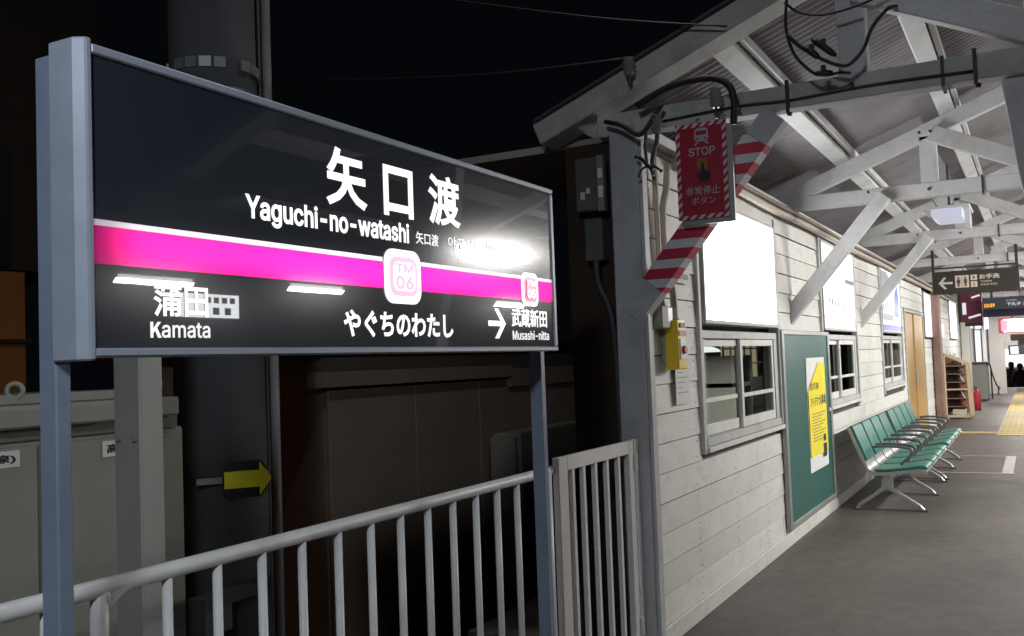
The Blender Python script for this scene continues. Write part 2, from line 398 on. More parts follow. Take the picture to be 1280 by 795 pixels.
# ================================================================== PLATFORM CANOPY (timber trusses and corrugated sheets)
cn = thing('platform_canopy', 'white timber platform canopy with corrugated roof sheets over the asphalt platform', 'canopy', (4.6, 0, 0))
zs = lambda y: 3.20 + (1.15 - y) * .375            # underside of the sheets
zs2 = lambda y: zs(y) if y > -.1 else zs(-.1) - (-.1 - y) * .375
TR = [(4.68, 2.655), (8.33, 2.695), (12.0, 2.72), (15.8, 2.73), (19.6, 2.73), (23.4, 2.73), (27.2, 2.73), (31.0, 2.73), (34.8, 2.73)]
for i, (X, zb) in enumerate(TR):
    obj('tie_beam', MB().box(X - .055, X + .055, -2.4, 1.95, zb, zb + .115), M['timber'] if i else M['grey_timber'], cn, bevel=.006)
    for s in ((1, -1) if i else ()):
        ye = 2.28 if s > 0 else -2.5
        a = (X, ye, zs2(ye) - .155); b_ = (X, -.1, zs2(-.1) - .155)
        obj('rafter', MB().beam(a, b_, .1, .12, (1, 0, 0)), M['timber'], cn, bevel=.005)
    kp = obj('king_post', MB().box(X - .05, X - .004, .61, .735, zb + .117, zs(.67) - .2).box(X + .004, X + .05, .61, .735, zb + .117, zs(.67) - .2), M['timber'], cn, bevel=.004)
    obj('strut', MB().beam((X - .1, .64, zb + .49), (X - .1, -.14, zb + .125), .075, .13, (1, 0, 0)), M['timber'], cn, bevel=.005)
    obj('king_post', MB().box(X - .05, X + .05, -.17, -.03, zb + .117, zs(-.1) - .22), M['timber'], cn, bevel=.004)
    if i in (1, 2):
        obj('brace', MB().beam((X - .12, 1.83, zb - .93), (X - .12, 1.0, zb + .04), .10, .115, (1, 0, 0)), M['timber'], cn, bevel=.006)
    st = obj('strap', MB().box(X - .068, X + .068, .29, .305, zb - .012, zb + .125), M['dark'], kp)
    obj('bolt', MB().tube([(X - .075, .68, zb + .06), (X - .055, .68, zb + .06)], .012), M['dark'], kp)
for X, zb in TR[1:3]:
    for y, z in ((.64, zb + .50), (.72, zb + .50), (1.05, zb + .03), (1.12, zb + .075)):
        obj('bolt', MB().tube([(X - .16, y, z), (X - .13, y, z)], .011, 6), M['dark'], cn)
for X in (4.72, 12.0, 19.6, 27.2):
    cl = obj('column', MB().box(X - .07, X + .07, -.23, -.09, .0, 2.65), M['timber'], cn, bevel=.01)
    bp_ = smooth_pts([(.075, 2.65), (.055, 2.5), (.038, 2.35), (.02, 2.2), (-.03, 1.95), (-.09, 1.75)], 4)
    obj('column_brace', MB().prism([(p[0], p[1]) for p in [Vector((q[0], q[1])) for q in bp_]] + [(-.09, 2.65)], 'x', X - .05, X + .05), M['timber'], cl, bevel=.004)
for y in (2.08, 1.33, .53, -.75, -1.55, -2.3):
    x = 4.64
    obj('purlin', MB().beam((x, y, zs2(y) - .05), (36, y, zs2(y) - .05), .115, .085, (0, 1, -.375 if y > 0 else .375)), M['timber'], cn, bevel=.004)
    if y > 0:
        obj('purlin', MB().beam((x, y - .085, zs2(y) + .0), (36, y - .085, zs2(y) + .0), .03, .05), M['timber'], cn)
# end (barge) boards
zbg = lambda y: 3.207 - (abs(y + .1) - 1.251) * .395
for s in (1, -1):
    ye = 2.27 if s > 0 else -2.47
    obj('barge_board', MB().beam((4.65, ye, zbg(ye) - .06), (4.65, -.1, zbg(-.1) - .06), .19, .115, (1, 0, 0)), M['grey_timber'], cn, bevel=.006)
    obj('barge_cap', MB().beam((4.64, ye, zbg(ye) + .012), (4.64, -.1, zbg(-.1) + .012), .22, .014, (1, 0, 0)), M['dark'], cn)
obj('eave_board', MB().box(4.66, 36, 2.27, 2.30, zs(2.28) - .1, zs(2.28) - .008), M['timber'], cn)
# corrugated sheets, each a piece
def sheet(x0, s):
    P = .076; n = 10; seg = 8; v = []; f = []
    y0, y1 = (2.31, -.08) if s > 0 else (-2.58, -.12)
    N_ = n * seg
    for k in range(N_ + 1):
        x = x0 + k * P / seg; d = .013 * math.cos(2 * PI * k / seg)
        for y in (y0, (y0 + y1) / 2, y1): v.append((x, y, zs2(y) + .012 + d))
        for y in (y0, (y0 + y1) / 2, y1): v.append((x, y, zs2(y) + .0145 + d))
    for k in range(N_):
        for j in (0, 1):
            f.append((k * 6 + j, k * 6 + j + 1, k * 6 + 6 + j + 1, k * 6 + 6 + j))
            f.append((k * 6 + 3 + j, k * 6 + 9 + j, k * 6 + 9 + j + 1, k * 6 + 3 + j + 1))
    m_ = MB(); m_.add(v, f); return m_
for s in (1, -1):
    o0 = obj('roof_sheet', sheet(4.62, s), M['sheet'], cn, smooth=True)
    for k in range(1, 42): dup_part(o0, cn, k * .755, 0, .003 * (k % 2))
obj('ridge_cap', MB().beam((4.5, -.1, zs(-.1) + .035), (36.2, -.1, zs(-.1) + .035), .3, .02), M['sheet'], cn)

# ================================================================== STATION BUILDING
sb = thing('station_building', 'white weatherboard station building along the platform edge under the canopy', 'building', (4.7, 1.8, 0))
YF = 1.778
obj('wall', MB().box(4.78, 5.62, 1.806, 1.90, -.2, 2.66).box(5.62, 7.62, 1.806, 1.9, -.2, .93).box(7.62, 9.42, 1.806, 1.9, -.2, 2.66).box(9.42, 11.36, 1.806, 1.9, -.2, .95)
    .box(11.36, 13.42, 1.806, 1.9, -.2, 2.66).box(13.42, 15.55, 1.806, 1.9, -.2, .97).box(15.55, 33.9, 1.806, 1.9, -.2, 2.66)
    .box(5.62, 7.62, 1.86, 1.9, 1.70, 2.66).box(9.42, 11.36, 1.86, 1.9, 1.72, 2.66).box(13.42, 15.55, 1.86, 1.9, 1.74, 2.66), M['backing'], sb)
obj('rear_wall', MB().box(4.76, 4.80, 1.90, 2.2, -.2, 2.66).box(4.8, 6.57, 2.185, 2.2, -.2, 2.66).box(6.55, 6.575, 2.2, 2.98, -.2, 2.66).box(6.575, 20, 2.955, 2.98, -.2, 2.66), M['darkwall'], sb)
obj('room_wall', MB().box(4.8, 6.6, 2.15, 2.18, -.2, 2.66).box(6.6, 20, 2.92, 2.95, -.2, 2.66).box(6.58, 6.6, 2.15, 2.95, -.2, 2.66).box(4.8, 20, 1.9, 2.95, 2.66, 2.7).box(4.8, 20, 1.9, 2.95, -.2, -.02), M['room'], sb)
# planks
obst = [(5.60, 7.66, .93, 2.52), (9.38, 11.40, .95, 2.60), (13.40, 15.58, .95, 2.62), (15.98, 18.86, 0, 2.13), (18.92, 21.35, 1.66, 2.58), (24.75, 27.1, 1.66, 2.68)]
XE = 33.8
k = 0
for row in range(17):
    z0 = .105 + .157 * row; z1 = z0 + random.uniform(.1485, .1530)
    if z0 > 2.6: break
    xs = [(4.775, XE)]
    for a, b_, c, d in obst:
        if z1 > c + .01 and z0 < d - .01:
            nx = []
            for p, q in xs:
                if b_ <= p or a >= q: nx.append((p, q))
                else:
                    if a > p: nx.append((p, a))
                    if b_ < q: nx.append((b_, q))
            xs = nx
    for p, q in xs:
        while q - p > .02:
            L_ = random.uniform(2.6, 3.8); e = q if q - p < L_ + .8 else p + L_
            dy = random.uniform(-.002, .002); t = random.uniform(.003, .006)
            obj('plank', MB().prism([(YF + dy - t, z0), (1.803, z0), (1.803, z1), (YF + dy + .003, z1)], 'x', p + .001, e - .001), M['plank'], sb)
            p = e
nm = MB()
for row in range(17):
    z = .105 + .157 * row + .03
    for x in (4.83, 5.5, 6.3, 7.1, 7.58, 8.4, 9.3, 11.45, 12.4, 13.35):
        if any(a - .02 < x < b_ + .02 and c - .03 < z + .06 and z < d + .02 for a, b_, c, d in obst): continue
        for dz in (0, .09):
            q = x + random.uniform(-.012, .012); nm.tube([(q, 1.7705, z + dz), (q, 1.776, z + dz)], .003, 6)
nn = obj('nail_head', nm, M['trim'], sb); nn['kind'] = 'stuff'
obj('base_board', MB().box(4.775, 15.97, 1.762, 1.802, .0, .102).box(18.87, XE, 1.762, 1.802, 0, .102), M['plank'], sb, bevel=.004)
cp = obj('corner_post', MB().box(4.62, 4.74, 1.735, 1.885, 0, 2.70), M['post'], sb, bevel=.006)
obj('corner_trim', MB().box(4.635, 4.665, 1.716, 1.734, 0, 2.62), M['trim'], cp)
obj('corner_trim', MB().box(4.70, 4.774, 1.742, 1.802, 0, 2.62), M['post'], sb, bevel=.004)
for X0, X1, zt in ((5.62, 7.62, 2.55), (9.4, 11.38, 2.6), (13.42, 15.55, 2.6)):
    # vertical trims running the whole bay, head and rail
    for xx in (X0 - .025, X1 - .02):
        obj('vertical_trim', MB().box(xx, xx + .045, 1.752, 1.83, .92, zt), M['trim'], sb, bevel=.003)

for X0, X1, za in ((5.60, 7.66, 2.487), (9.38, 11.40, 2.572), (13.40, 15.58, 2.602)):
    obj('head_trim', MB().box(X0, X1, 1.762, 1.84, za, 2.66), M['plank'], sb, bevel=.003)

def window(X0, X1, z0, z1):
    fr = obj('window', MB().box(X0, X1, 1.765, 1.85, z1 - .05, z1).box(X0, X1, 1.755, 1.85, z0, z0 + .05).box(X0, X0 + .04, 1.767, 1.85, z0 + .05, z1 - .05).box(X1 - .09, X1, 1.767, 1.85, z0 + .05, z1 - .05), M['trim'], sb, bevel=.003)
    obj('sill', MB().box(X0 - .03, X1 + .03, 1.735, 1.80, z0 - .035, z0 - .003), M['sash'], fr, bevel=.004)
    xm = (X0 + X1) / 2 - .06
    for n, (a, b_, y) in enumerate(((X0 + .042, xm + .06, 1.80), (xm - .01, X1 - .092, 1.775))):
        zl, zh = z0 + .053, z1 - .053; zm = zl + (zh - zl) * .36
        obj('sash', MB().box(a, b_, y, y + .022, zl, zl + .065).box(a, b_, y, y + .022, zh - .045, zh).box(a, a + .05, y, y + .022, zl + .065, zh - .045).box(b_ - .05, b_, y, y + .022, zl + .065, zh - .045)
            .box(a + .05, b_ - .05, y + .002, y + .02, zm - .014, zm + .014), M['sash'], fr, bevel=.002)
        for c, d in ((zl + .065, zm - .014), (zm + .014, zh - .045)):
            obj('pane', MB().box(a + .05, b_ - .05, y + .009, y + .012, c, d), M['glass'], fr)
    return fr
window(5.67, 7.57, .96, 1.66)
window(9.47, 11.33, .98, 1.67)
window(13.47, 15.5, 1.0, 1.69)
# lit lattice window on the far side of the office, seen through the first pane
lw = obj('lattice_window', MB().box(10.0, 11.4, 2.90, 2.915, 1.24, 1.74), M['lattice_glow'], sb)
lb = MB()
for k in range(6): lb.box(10.0 + k * .28 - .012, 10.0 + k * .28 + .012, 2.885, 2.899, 1.24, 1.74)
for k in range(4): lb.box(10.0, 11.4, 2.882, 2.898, 1.24 + k * .1665 - .008, 1.24 + k * .1665 + .008)
obj('lattice_bar', lb, M['room'], lw)
obj('office_shelf', MB().box(9.0, 9.6, 2.5, 2.9, .3, .34).box(9.0, 9.6, 2.5, 2.9, .8, .84).box(9.0, 9.6, 2.5, 2.9, 1.2, 1.24).box(9.0, 9.04, 2.5, 2.9, 0, 1.5).box(9.56, 9.6, 2.5, 2.9, 0, 1.5), M['column'], sb)
obj('office_locker', MB().box(10.3, 11.7, 2.55, 2.88, 0, 1.12), M['shed'], sb, bevel=.01)
ol = thing('added_pendant', 'round white pendant added behind the left pane for a reflection and room light', 'lamp', (8.05, 2.5, 1.56))  # added pendant: stands in for a pane reflection and brightens the office
obj('shade', MB().tube([(8.05, 2.5, 1.535), (8.05, 2.5, 1.56), (8.05, 2.5, 1.60)], [.15, .13, .03], 16), emit('pendant_glow', (1, .97, .9), 1.6), ol, smooth=True)
obj('cord', MB().tube([(8.05, 2.5, 1.60), (8.05, 2.5, 2.66)], .006), M['dark'], ol)
area('added_room_light', (8.05, 2.5, 1.5), (8.05, 2.5, 0), .2, .2, 22, (1, .93, .8), ol)
# doors
for a, b_ in ((16.05, 17.38), (17.40, 18.75)):
    d = obj('door', MB().box(a, b_, 1.775 + (.02 if a < 17 else 0), 1.815, .02, 2.08), M['door'], sb, bevel=.006)
    obj('handle', MB().tube([(b_ - .12 if a < 17 else a + .12, 1.75, .9), (b_ - .12 if a < 17 else a + .12, 1.75, 1.15)], .015), M['steel'], d)
obj('door_frame', MB().box(16.0, 16.05, 1.76, 1.83, 0, 2.13).box(18.75, 18.82, 1.76, 1.83, 0, 2.13).box(16.05, 18.75, 1.76, 1.83, 2.085, 2.13), M['trim'], sb)
obj('brown_pillar', MB().box(20.3, 20.75, 1.62, 1.76, 0, 2.66), M['brownpost'], sb, bevel=.01)
obj('pale_pillar', MB().box(28.4, 28.8, 1.55, 1.76, 0, 2.66), M['wallwhite'], sb, bevel=.01)
obj('wall_plate', MB().box(4.75, 34, 1.74, 1.9, 2.665, 2.72), M['timber'], sb)
ew = tag(obj('end_wall', MB().box(34.0, 34.2, .88, 3.2, -.9, 3.2).box(34.0, 34.2, -.2, .88, 1.62, 3.2), M['wallwhite']), 'pale grey cross wall at the far end of the platform', 'wall')

# ------------------------------------------------------------------ lit advertising panels on the wall
def ad_panel(X0, X1, z0, z1, label, face):
    t = thing('lit_advertisement', label, 'lit panel', (X0, 1.74, z0), 'backlit advertising panels along the wall')
    obj('frame', MB().box(X0, X1, 1.745, 1.855, z0, z0 + .025).box(X0, X1, 1.745, 1.855, z1 - .02, z1).box(X0, X0 + .03, 1.746, 1.855, z0 + .025, z1 - .02).box(X1 - .03, X1, 1.746, 1.855, z0 + .025, z1 - .02), M['trim'], t, bevel=.003)
    obj('diffuser', MB().box(X0 + .03, X1 - .03, 1.756, 1.80, z0 + .025, z1 - .02), face, t)
    return t
ad_panel(5.70, 7.58, 1.70, 2.485, 'blank white backlit panel nearest the striped brace, above the first sash window', M['panel_lit'])
p2 = ad_panel(9.46, 11.32, 1.71, 2.57, 'white backlit panel with pale green foot above the middle window, behind a brace', M['panel_lit_mid'])
b2 = MB(); b2.box(9.5, 11.28, 1.7535, 1.756, 1.74, 1.86)
obj('printed_band', b2, M['greenprint'], p2)
b2 = MB()
for k in range(6): b2.box(9.75 + k * .17, 9.83 + k * .17, 1.7535, 1.756, 1.98 - .012 * k, 2.03 - .012 * k + .01 * (k % 2))
b2.box(10.75, 11.28, 1.7535, 1.756, 2.22, 2.27)
obj('printed_mark', b2, M['greyprint'], p2)
p3 = ad_panel(13.47, 15.5, 1.73, 2.60, 'backlit poster with blue and purple print above the third window', M['panel_lit_soft'])
obj('printed_band', MB().box(13.5, 15.47, 1.7535, 1.756, 1.76, 1.84), M['purpleprint'], p3)
obj('printed_picture', MB().prism([(14.75, 1.98), (15.2, 1.95), (15.3, 2.2), (15.15, 2.42), (14.85, 2.3)], 'y', 1.7535, 1.756), M['blueprint'], p3)
b2 = MB().box(13.6, 14.6, 1.7535, 1.756, 1.9, 1.99)
for k in range(5): b2.box(13.6 + k * .2, 13.72 + k * .2, 1.7535, 1.756, 2.02, 2.10 + .03 * (k % 3))
b2.prism([(13.52, 2.35), (14.2, 2.25), (14.5, 2.45), (14.1, 2.56), (13.52, 2.56)], 'y', 1.7535, 1.756)
obj('printed_picture', b2, M['greyprint'], p3)
ad_panel(18.97, 21.3, 1.70, 2.53, 'narrow white backlit panel just past the golden doors', M['panel_lav'])
ad_panel(24.8, 27.05, 1.70, 2.66, 'farthest white backlit panel on the wall beyond the brown pillar', M['panel_lav'])
lp = tag(obj('notice_plate', MB().box(22.2, 23.0, 1.745, 1.76, 1.72, 2.0), M['panel_pink']), 'small glowing pink notice on the wall past the brown pillar', 'notice')

# ------------------------------------------------------------------ green notice board and poster
nb = thing('notice_board', 'dark green notice board in aluminium frame between first and middle windows', 'notice board', (7.62, 1.73, .14))
obj('board', MB().box(7.70, 9.50, 1.748, 1.77, .17, 1.65), M['board'], nb)
obj('frame', MB().box(7.63, 7.70, 1.735, 1.772, .125, 1.69).box(9.50, 9.57, 1.735, 1.772, .125, 1.69).box(7.70, 9.50, 1.735, 1.772, .125, .175).box(7.70, 9.50, 1.735, 1.772, 1.65, 1.69), M['alu'], nb, bevel=.004)
po = thing('poster', 'tall yellow and white paper poster pinned to the green notice board', 'poster', (8.5, 1.745, .47))
def curled(x0, x1, z0, z1, y, amp, n=8, m_=14):
    v = []; f = []
    for j in range(m_ + 1):
        for i in range(n + 1):
            u = i / n; w = j / m_
            a = amp * (max(0, w - .75) * (1 - u) * 1.6 + .35 * math.sin(w * 7) * (u - .5) ** 2 + .5 * max(0, .12 - w) * u)
            v.append((x0 + u * (x1 - x0), y - a, z0 + w * (z1 - z0)))
    for j in range(m_):
        for i in range(n): f.append((j * (n + 1) + i, j * (n + 1) + i + 1, (j + 1) * (n + 1) + i + 1, (j + 1) * (n + 1) + i))
    b_ = MB(); b_.add(v, f); b_.add([(x, y2 + .002, z) for x, y2, z in v], [q[::-1] for q in f]); return b_
obj('sheet', curled(8.50, 9.31, .47, 1.455, 1.745, .007), M['paper'], po, smooth=True)
obj('yellow_print', MB().prism([(8.515, .60), (9.285, .60), (9.285, 1.40), (9.0, 1.41), (8.515, 1.17)], 'y', 1.7375, 1.7392), M['paper_yellow'], po)
text('lettering', 'アイデア', 8.60, 8.93, 1.03, 1.11, 'y', 1.737, M['ink'], po, .02)
text('lettering', '大募集', 8.95, 9.27, 1.03, 1.12, 'y', 1.737, M['ink'], po, .02)
text('lettering', 'まちづくりの', 8.60, 8.95, 1.17, 1.24, 'y', 1.7365, M['ink'], po, .01)
b2 = MB()
for k in range(10): b2.box(8.64, 9.20 - .1 * ((k * 7) % 3), 1.7355, 1.7370, .96 - k * .026, .968 - k * .026)
obj('printed_line', b2, M['ink_grey'], po)
obj('printed_photo', MB().box(9.06, 9.2, 1.735, 1.737, .56, .68).box(9.08, 9.18, 1.735, 1.737, .70, .76), M['ink'], po)

# ------------------------------------------------------------------ conduits, boxes and the emergency button on the wall
def cable(label, pts, r, m, cat='cable', name='cable', n=8, k=5):
    return tag(obj(name, MB().tube(smooth_pts(pts, k), r, n), m, smooth=True), label, cat)
cable('beige conduit pipe sagging along the top of the white plank wall', [(5.2, 1.72, 2.60), (6.5, 1.72, 2.615), (7.4, 1.71, 2.60), (9.1, 1.72, 2.615), (11.6, 1.71, 2.60), (13.5, 1.72, 2.615), (15.3, 1.71, 2.60), (20, 1.72, 2.61), (27, 1.72, 2.61)], .028, M['cable_beige'], 'conduit', 'conduit_pipe')
cable('thinner brown conduit above the beige one along the wall top', [(5.6, 1.70, 2.66), (7.4, 1.69, 2.645), (8.6, 1.695, 2.655), (11, 1.69, 2.64), (14, 1.695, 2.66), (27, 1.69, 2.65)], .017, mat('brown_conduit', (.22, .17, .13), .6), 'conduit', 'conduit_pipe')
cable('left grey conduit pipe running down the planks beside the corner post', [(4.90, 1.745, 2.60), (4.91, 1.745, 2.3), (4.92, 1.745, 1.95), (4.94, 1.745, 1.78)], .016, M['cable_beige'], 'conduit', 'conduit_pipe')
cable('right pale conduit pipe running down behind the striped brace to the yellow box', [(5.07, 1.73, 2.56), (5.05, 1.735, 2.42), (4.98, 1.735, 2.3), (4.98, 1.735, 2.05), (5.0, 1.72, 1.94), (5.03, 1.715, 1.85), (5.03, 1.71, 1.70)], .02, M['cable_beige'], 'conduit', 'conduit_pipe')
jb = thing('junction_box', 'small grey junction box on the planks left of the yellow button box', 'junction box', (4.86, 1.74, 1.7))
obj('body', MB().box(4.80, 4.90, 1.70, 1.772, 1.655, 1.775), M['cabinet'], jb, bevel=.006)
obj('lid', MB().box(4.905, 4.98, 1.705, 1.772, 1.66, 1.77), M['alu'], jb, bevel=.004)
eb = thing('emergency_button_box', 'yellow emergency button box fixed to the planks below the striped brace', 'button box', (5.1, 1.70, 1.57))
obj('housing', MB().box(4.96, 5.10, 1.675, 1.75, 1.435, 1.70), M['yellowbox'], eb, bevel=.006)
obj('bracket', MB().box(4.98, 5.08, 1.75, 1.775, 1.48, 1.66), M['alu'], eb)
obj('label_plate', MB().box(4.975, 5.085, 1.6705, 1.674, 1.615, 1.645), M['red'], eb)
obj('indicator', MB().box(4.99, 5.07, 1.668, 1.674, 1.66, 1.685), M['black'], eb)
obj('button', MB().tube([(5.03, 1.675, 1.54), (5.03, 1.655, 1.54)], .022, 14), M['red'], eb, smooth=False)
obj('button_guard', MB().box(4.985, 5.075, 1.6695, 1.674, 1.49, 1.60), M['whitebox'], eb)
pn = thing('paper_notice', 'white paper notice hanging on planks below the yellow button box', 'notice', (5.2, 1.76, 1.35))
obj('sheet', MB().box(5.12, 5.36, 1.752, 1.754, 1.24, 1.52), M['paper'], pn)
b2 = MB()
for k in range(7): b2.box(5.15, 5.32 - .04 * (k % 3), 1.7505, 1.752, 1.47 - k * .028, 1.474 - k * .028)
obj('printed_line', b2, M['ink_grey'], pn)
pn2 = thing('paper_notice', 'small faded notice pasted above the yellow box beside the conduit', 'notice', (5.3, 1.76, 1.9))
obj('sheet', MB().box(5.22, 5.46, 1.755, 1.757, 1.92, 2.0), M['paper'], pn2)
obj('printed_line', MB().box(5.26, 5.42, 1.7535, 1.755, 1.945, 1.975), M['ink_grey'], pn2)

# ------------------------------------------------------------------ striped brace and STOP sign
hzb = thing('striped_brace', 'red and white hazard striped brace at the building corner', 'brace', (4.66, 1.80, 1.74))
pA, pB = Vector((4.66, 1.80, 1.72)), Vector((4.66, 1.035, 2.64))
d_ = (pB - pA)
obj('timber_end', MB().beam(pA, pA + d_ * .16, .10, .12, (1, 0, 0)), M['post'], hzb, bevel=.004)
# the striped length is built along its own axis so the stripes stay square to it
L_ = d_.length * .72
sm = MB().box(-L_ / 2, L_ / 2, -.062, .062, -.052, .052)
me = bpy.data.meshes.new('striped_length'); me.from_pydata(sm.v, [], sm.f)
me.materials.append(M['hz']); so = bpy.data.objects.new('striped_length', me); COL.objects.link(so); so.parent = hzb
xd = d_.normalized(); zd = Vector((-1, 0, 0)); yd = zd.cross(xd)
mw = Matrix((xd, yd, zd)).transposed().to_4x4(); mw.translation = pA + d_ * (.16 + .36) - Vector(hzb.location); so.matrix_local = mw
obj('timber_end', MB().beam(pA + d_ * .88, pB, .10, .12, (1, 0, 0)), M['post'], hzb, bevel=.004)

ss = thing('stop_button_sign', 'red STOP emergency button sign with striped border hung before the striped brace', 'sign', (4.5, 1.36, 2.4))
obj('back_plate', MB().box(4.512, 4.53, 1.215, 1.475, 2.135, 2.60), M['alu'], ss)
obj('plate', MB().box(4.5, 4.511, 1.238, 1.487, 2.158, 2.622), M['redsign'], ss)
bo = MB().box(4.4975, 4.4997, 1.238, 1.487, 2.602, 2.622).box(4.4975, 4.4997, 1.238, 1.487, 2.158, 2.178).box(4.4975, 4.4997, 1.238, 1.258, 2.178, 2.602).box(4.4975, 4.4997, 1.467, 1.487, 2.178, 2.602)
obj('striped_border', bo, M['hz_border'], ss)
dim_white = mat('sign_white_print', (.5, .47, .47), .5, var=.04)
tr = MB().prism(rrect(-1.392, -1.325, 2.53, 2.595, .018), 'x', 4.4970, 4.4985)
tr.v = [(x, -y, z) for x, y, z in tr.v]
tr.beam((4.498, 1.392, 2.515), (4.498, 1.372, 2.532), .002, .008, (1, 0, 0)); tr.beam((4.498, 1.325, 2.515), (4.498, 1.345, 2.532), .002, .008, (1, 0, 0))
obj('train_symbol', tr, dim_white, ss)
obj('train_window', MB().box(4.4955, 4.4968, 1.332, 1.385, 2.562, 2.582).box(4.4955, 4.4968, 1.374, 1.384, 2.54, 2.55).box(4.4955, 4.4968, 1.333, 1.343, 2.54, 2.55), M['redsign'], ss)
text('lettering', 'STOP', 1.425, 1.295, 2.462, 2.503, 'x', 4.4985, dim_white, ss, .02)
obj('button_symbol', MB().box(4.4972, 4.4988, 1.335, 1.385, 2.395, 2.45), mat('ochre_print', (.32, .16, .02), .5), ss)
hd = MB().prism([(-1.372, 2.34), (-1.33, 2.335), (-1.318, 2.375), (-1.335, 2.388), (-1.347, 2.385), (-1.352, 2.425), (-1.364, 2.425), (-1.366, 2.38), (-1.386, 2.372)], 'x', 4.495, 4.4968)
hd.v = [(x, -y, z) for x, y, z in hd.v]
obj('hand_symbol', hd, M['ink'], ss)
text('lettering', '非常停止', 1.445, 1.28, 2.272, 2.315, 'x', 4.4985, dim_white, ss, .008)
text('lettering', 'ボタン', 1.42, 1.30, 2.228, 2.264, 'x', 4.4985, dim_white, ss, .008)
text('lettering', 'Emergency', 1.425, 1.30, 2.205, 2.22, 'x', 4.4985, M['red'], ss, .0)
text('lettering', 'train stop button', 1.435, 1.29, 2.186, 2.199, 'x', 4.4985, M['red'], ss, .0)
obj('hanger', MB().beam((4.53, 1.40, 2.59), (4.60, 1.40, 2.66), .02, .02).beam((4.53, 1.27, 2.59), (4.60, 1.27, 2.66), .02, .02), M['dark'], ss)

# ------------------------------------------------------------------ cables, insulators and boxes round the gable
cable('thick black corrugated hose arching over the STOP sign', [(4.45, 1.66, 2.74), (4.45, 1.52, 2.797), (4.45, 1.39, 2.817), (4.45, 1.267, 2.808), (4.45, 1.197, 2.758), (4.45, 1.178, 2.671), (4.46, 1.19, 2.58)], .017, M['black'], 'hose', 'cable_hose', 10)
cable('black cable hanging in a loop below the barge board, left of the king post', [(4.42, .90, 3.16), (4.4, .914, 3.02), (4.4, .911, 2.931), (4.4, .887, 2.846), (4.4, .851, 2.789), (4.4, .795, 2.732), (4.4, .744, 2.719), (4.4, .70, 2.722), (4.46, .66, 2.73)], .007, M['black'])
cable('black cable sagging across the king post from barge board up to the strut', [(4.4, .911, 2.931), (4.4, .858, 2.87), (4.4, .808, 2.828), (4.4, .751, 2.785), (4.4, .685, 2.751), (4.4, .641, 2.758), (4.4, .588, 2.811), (4.4, .551, 2.892), (4.4, .489, 2.96), (4.5, .46, 3.0)], .009, M['black'])
cable('thin black cable draped along the barge board at the top', [(4.42, .92, 3.09), (4.42, .86, 3.03), (4.42, .77, 3.0), (4.42, .68, 3.0), (4.42, .56, 3.02), (4.45, .40, 3.08)], .006, M['black'])
for lab, a, b_ in (('upper black cable connector on the sagging cable', (4.39, .835, 2.858), (4.39, .775, 2.80)), ('lower black cable connector on the hanging loop', (4.39, .80, 2.733), (4.39, .72, 2.722)), ('short black cable connector beside the king post', (4.37, .80, 2.885), (4.37, .70, 2.79))):
    t = thing('cable_connector', lab, 'connector', a)
    obj('body', MB().tube([a, Vector(a).lerp(Vector(b_), .2), Vector(a).lerp(Vector(b_), .8), b_], [.008, .015, .015, .008], 8), M['black'], t, smooth=True)
    c = Vector(a).lerp(Vector(b_), .5); obj('clip', MB().box(c.x - .012, c.x + .012, c.y - .01, c.y + .01, c.z, c.z + .035), M['black'], t)
cable('black cable strapped along the face of the first tie beam', [(4.615, 1.6, 2.685), (4.612, 1.2, 2.70), (4.612, .97, 2.69), (4.612, .6, 2.70), (4.612, .17, 2.69)], .007, M['black'])
for lab, y in (('black strap round the first tie beam near the STOP sign', .968), ('black strap round the first tie beam near the column', .168)):
    tag(obj('cable_strap', MB().box(4.60, 4.617, y - .008, y + .008, 2.63, 2.785).tube([(4.60, y, 2.625), (4.60, y - .02, 2.62)], .01), M['black']), lab, 'strap')
def insulator(label, c):
    t = thing('insulator', label, 'insulator', c)
    x, y, z = c
    obj('disc_stack', MB().tube([(x, y, z), (x, y, z + .015), (x, y, z + .016), (x, y, z + .03), (x, y, z + .031), (x, y, z + .05), (x, y, z + .051), (x, y, z + .07), (x, y, z + .071), (x, y, z + .09)],
        [.016, .03, .018, .032, .018, .034, .018, .034, .018, .03], 12), mat('porcelain', (.3, .3, .29), .25) if 'porcelain' not in bpy.data.materials else bpy.data.materials['porcelain'], t, smooth=False)
    obj('pin', MB().tube([(x, y, z - .05), (x, y, z)], .008), M['dark'], t)
insulator('grey ribbed insulator on the barge board above the corner post', (4.47, 1.70, 2.90))
insulator('grey ribbed insulator under the canopy gable beside the black hose', (4.5, 1.58, 2.60))
insulator('grey ribbed insulator behind the hose, right of the corner', (4.5, 1.28, 2.68))
cable('overhead wire running from the barge board insulator into the dark', [(4.47, 1.70, 2.99), (4.4, 2.4, 3.02), (4.3, 3.2, 3.10), (4.2, 5, 3.35)], .006, M['black'], 'wire', 'overhead_wire')
cable('upper overhead wire crossing above the gable', [(4.47, 1.20, 3.05), (4.4, 1.9, 3.22), (4.3, 3.2, 3.62), (4.2, 5, 4.2)], .005, M['black'], 'wire', 'overhead_wire')
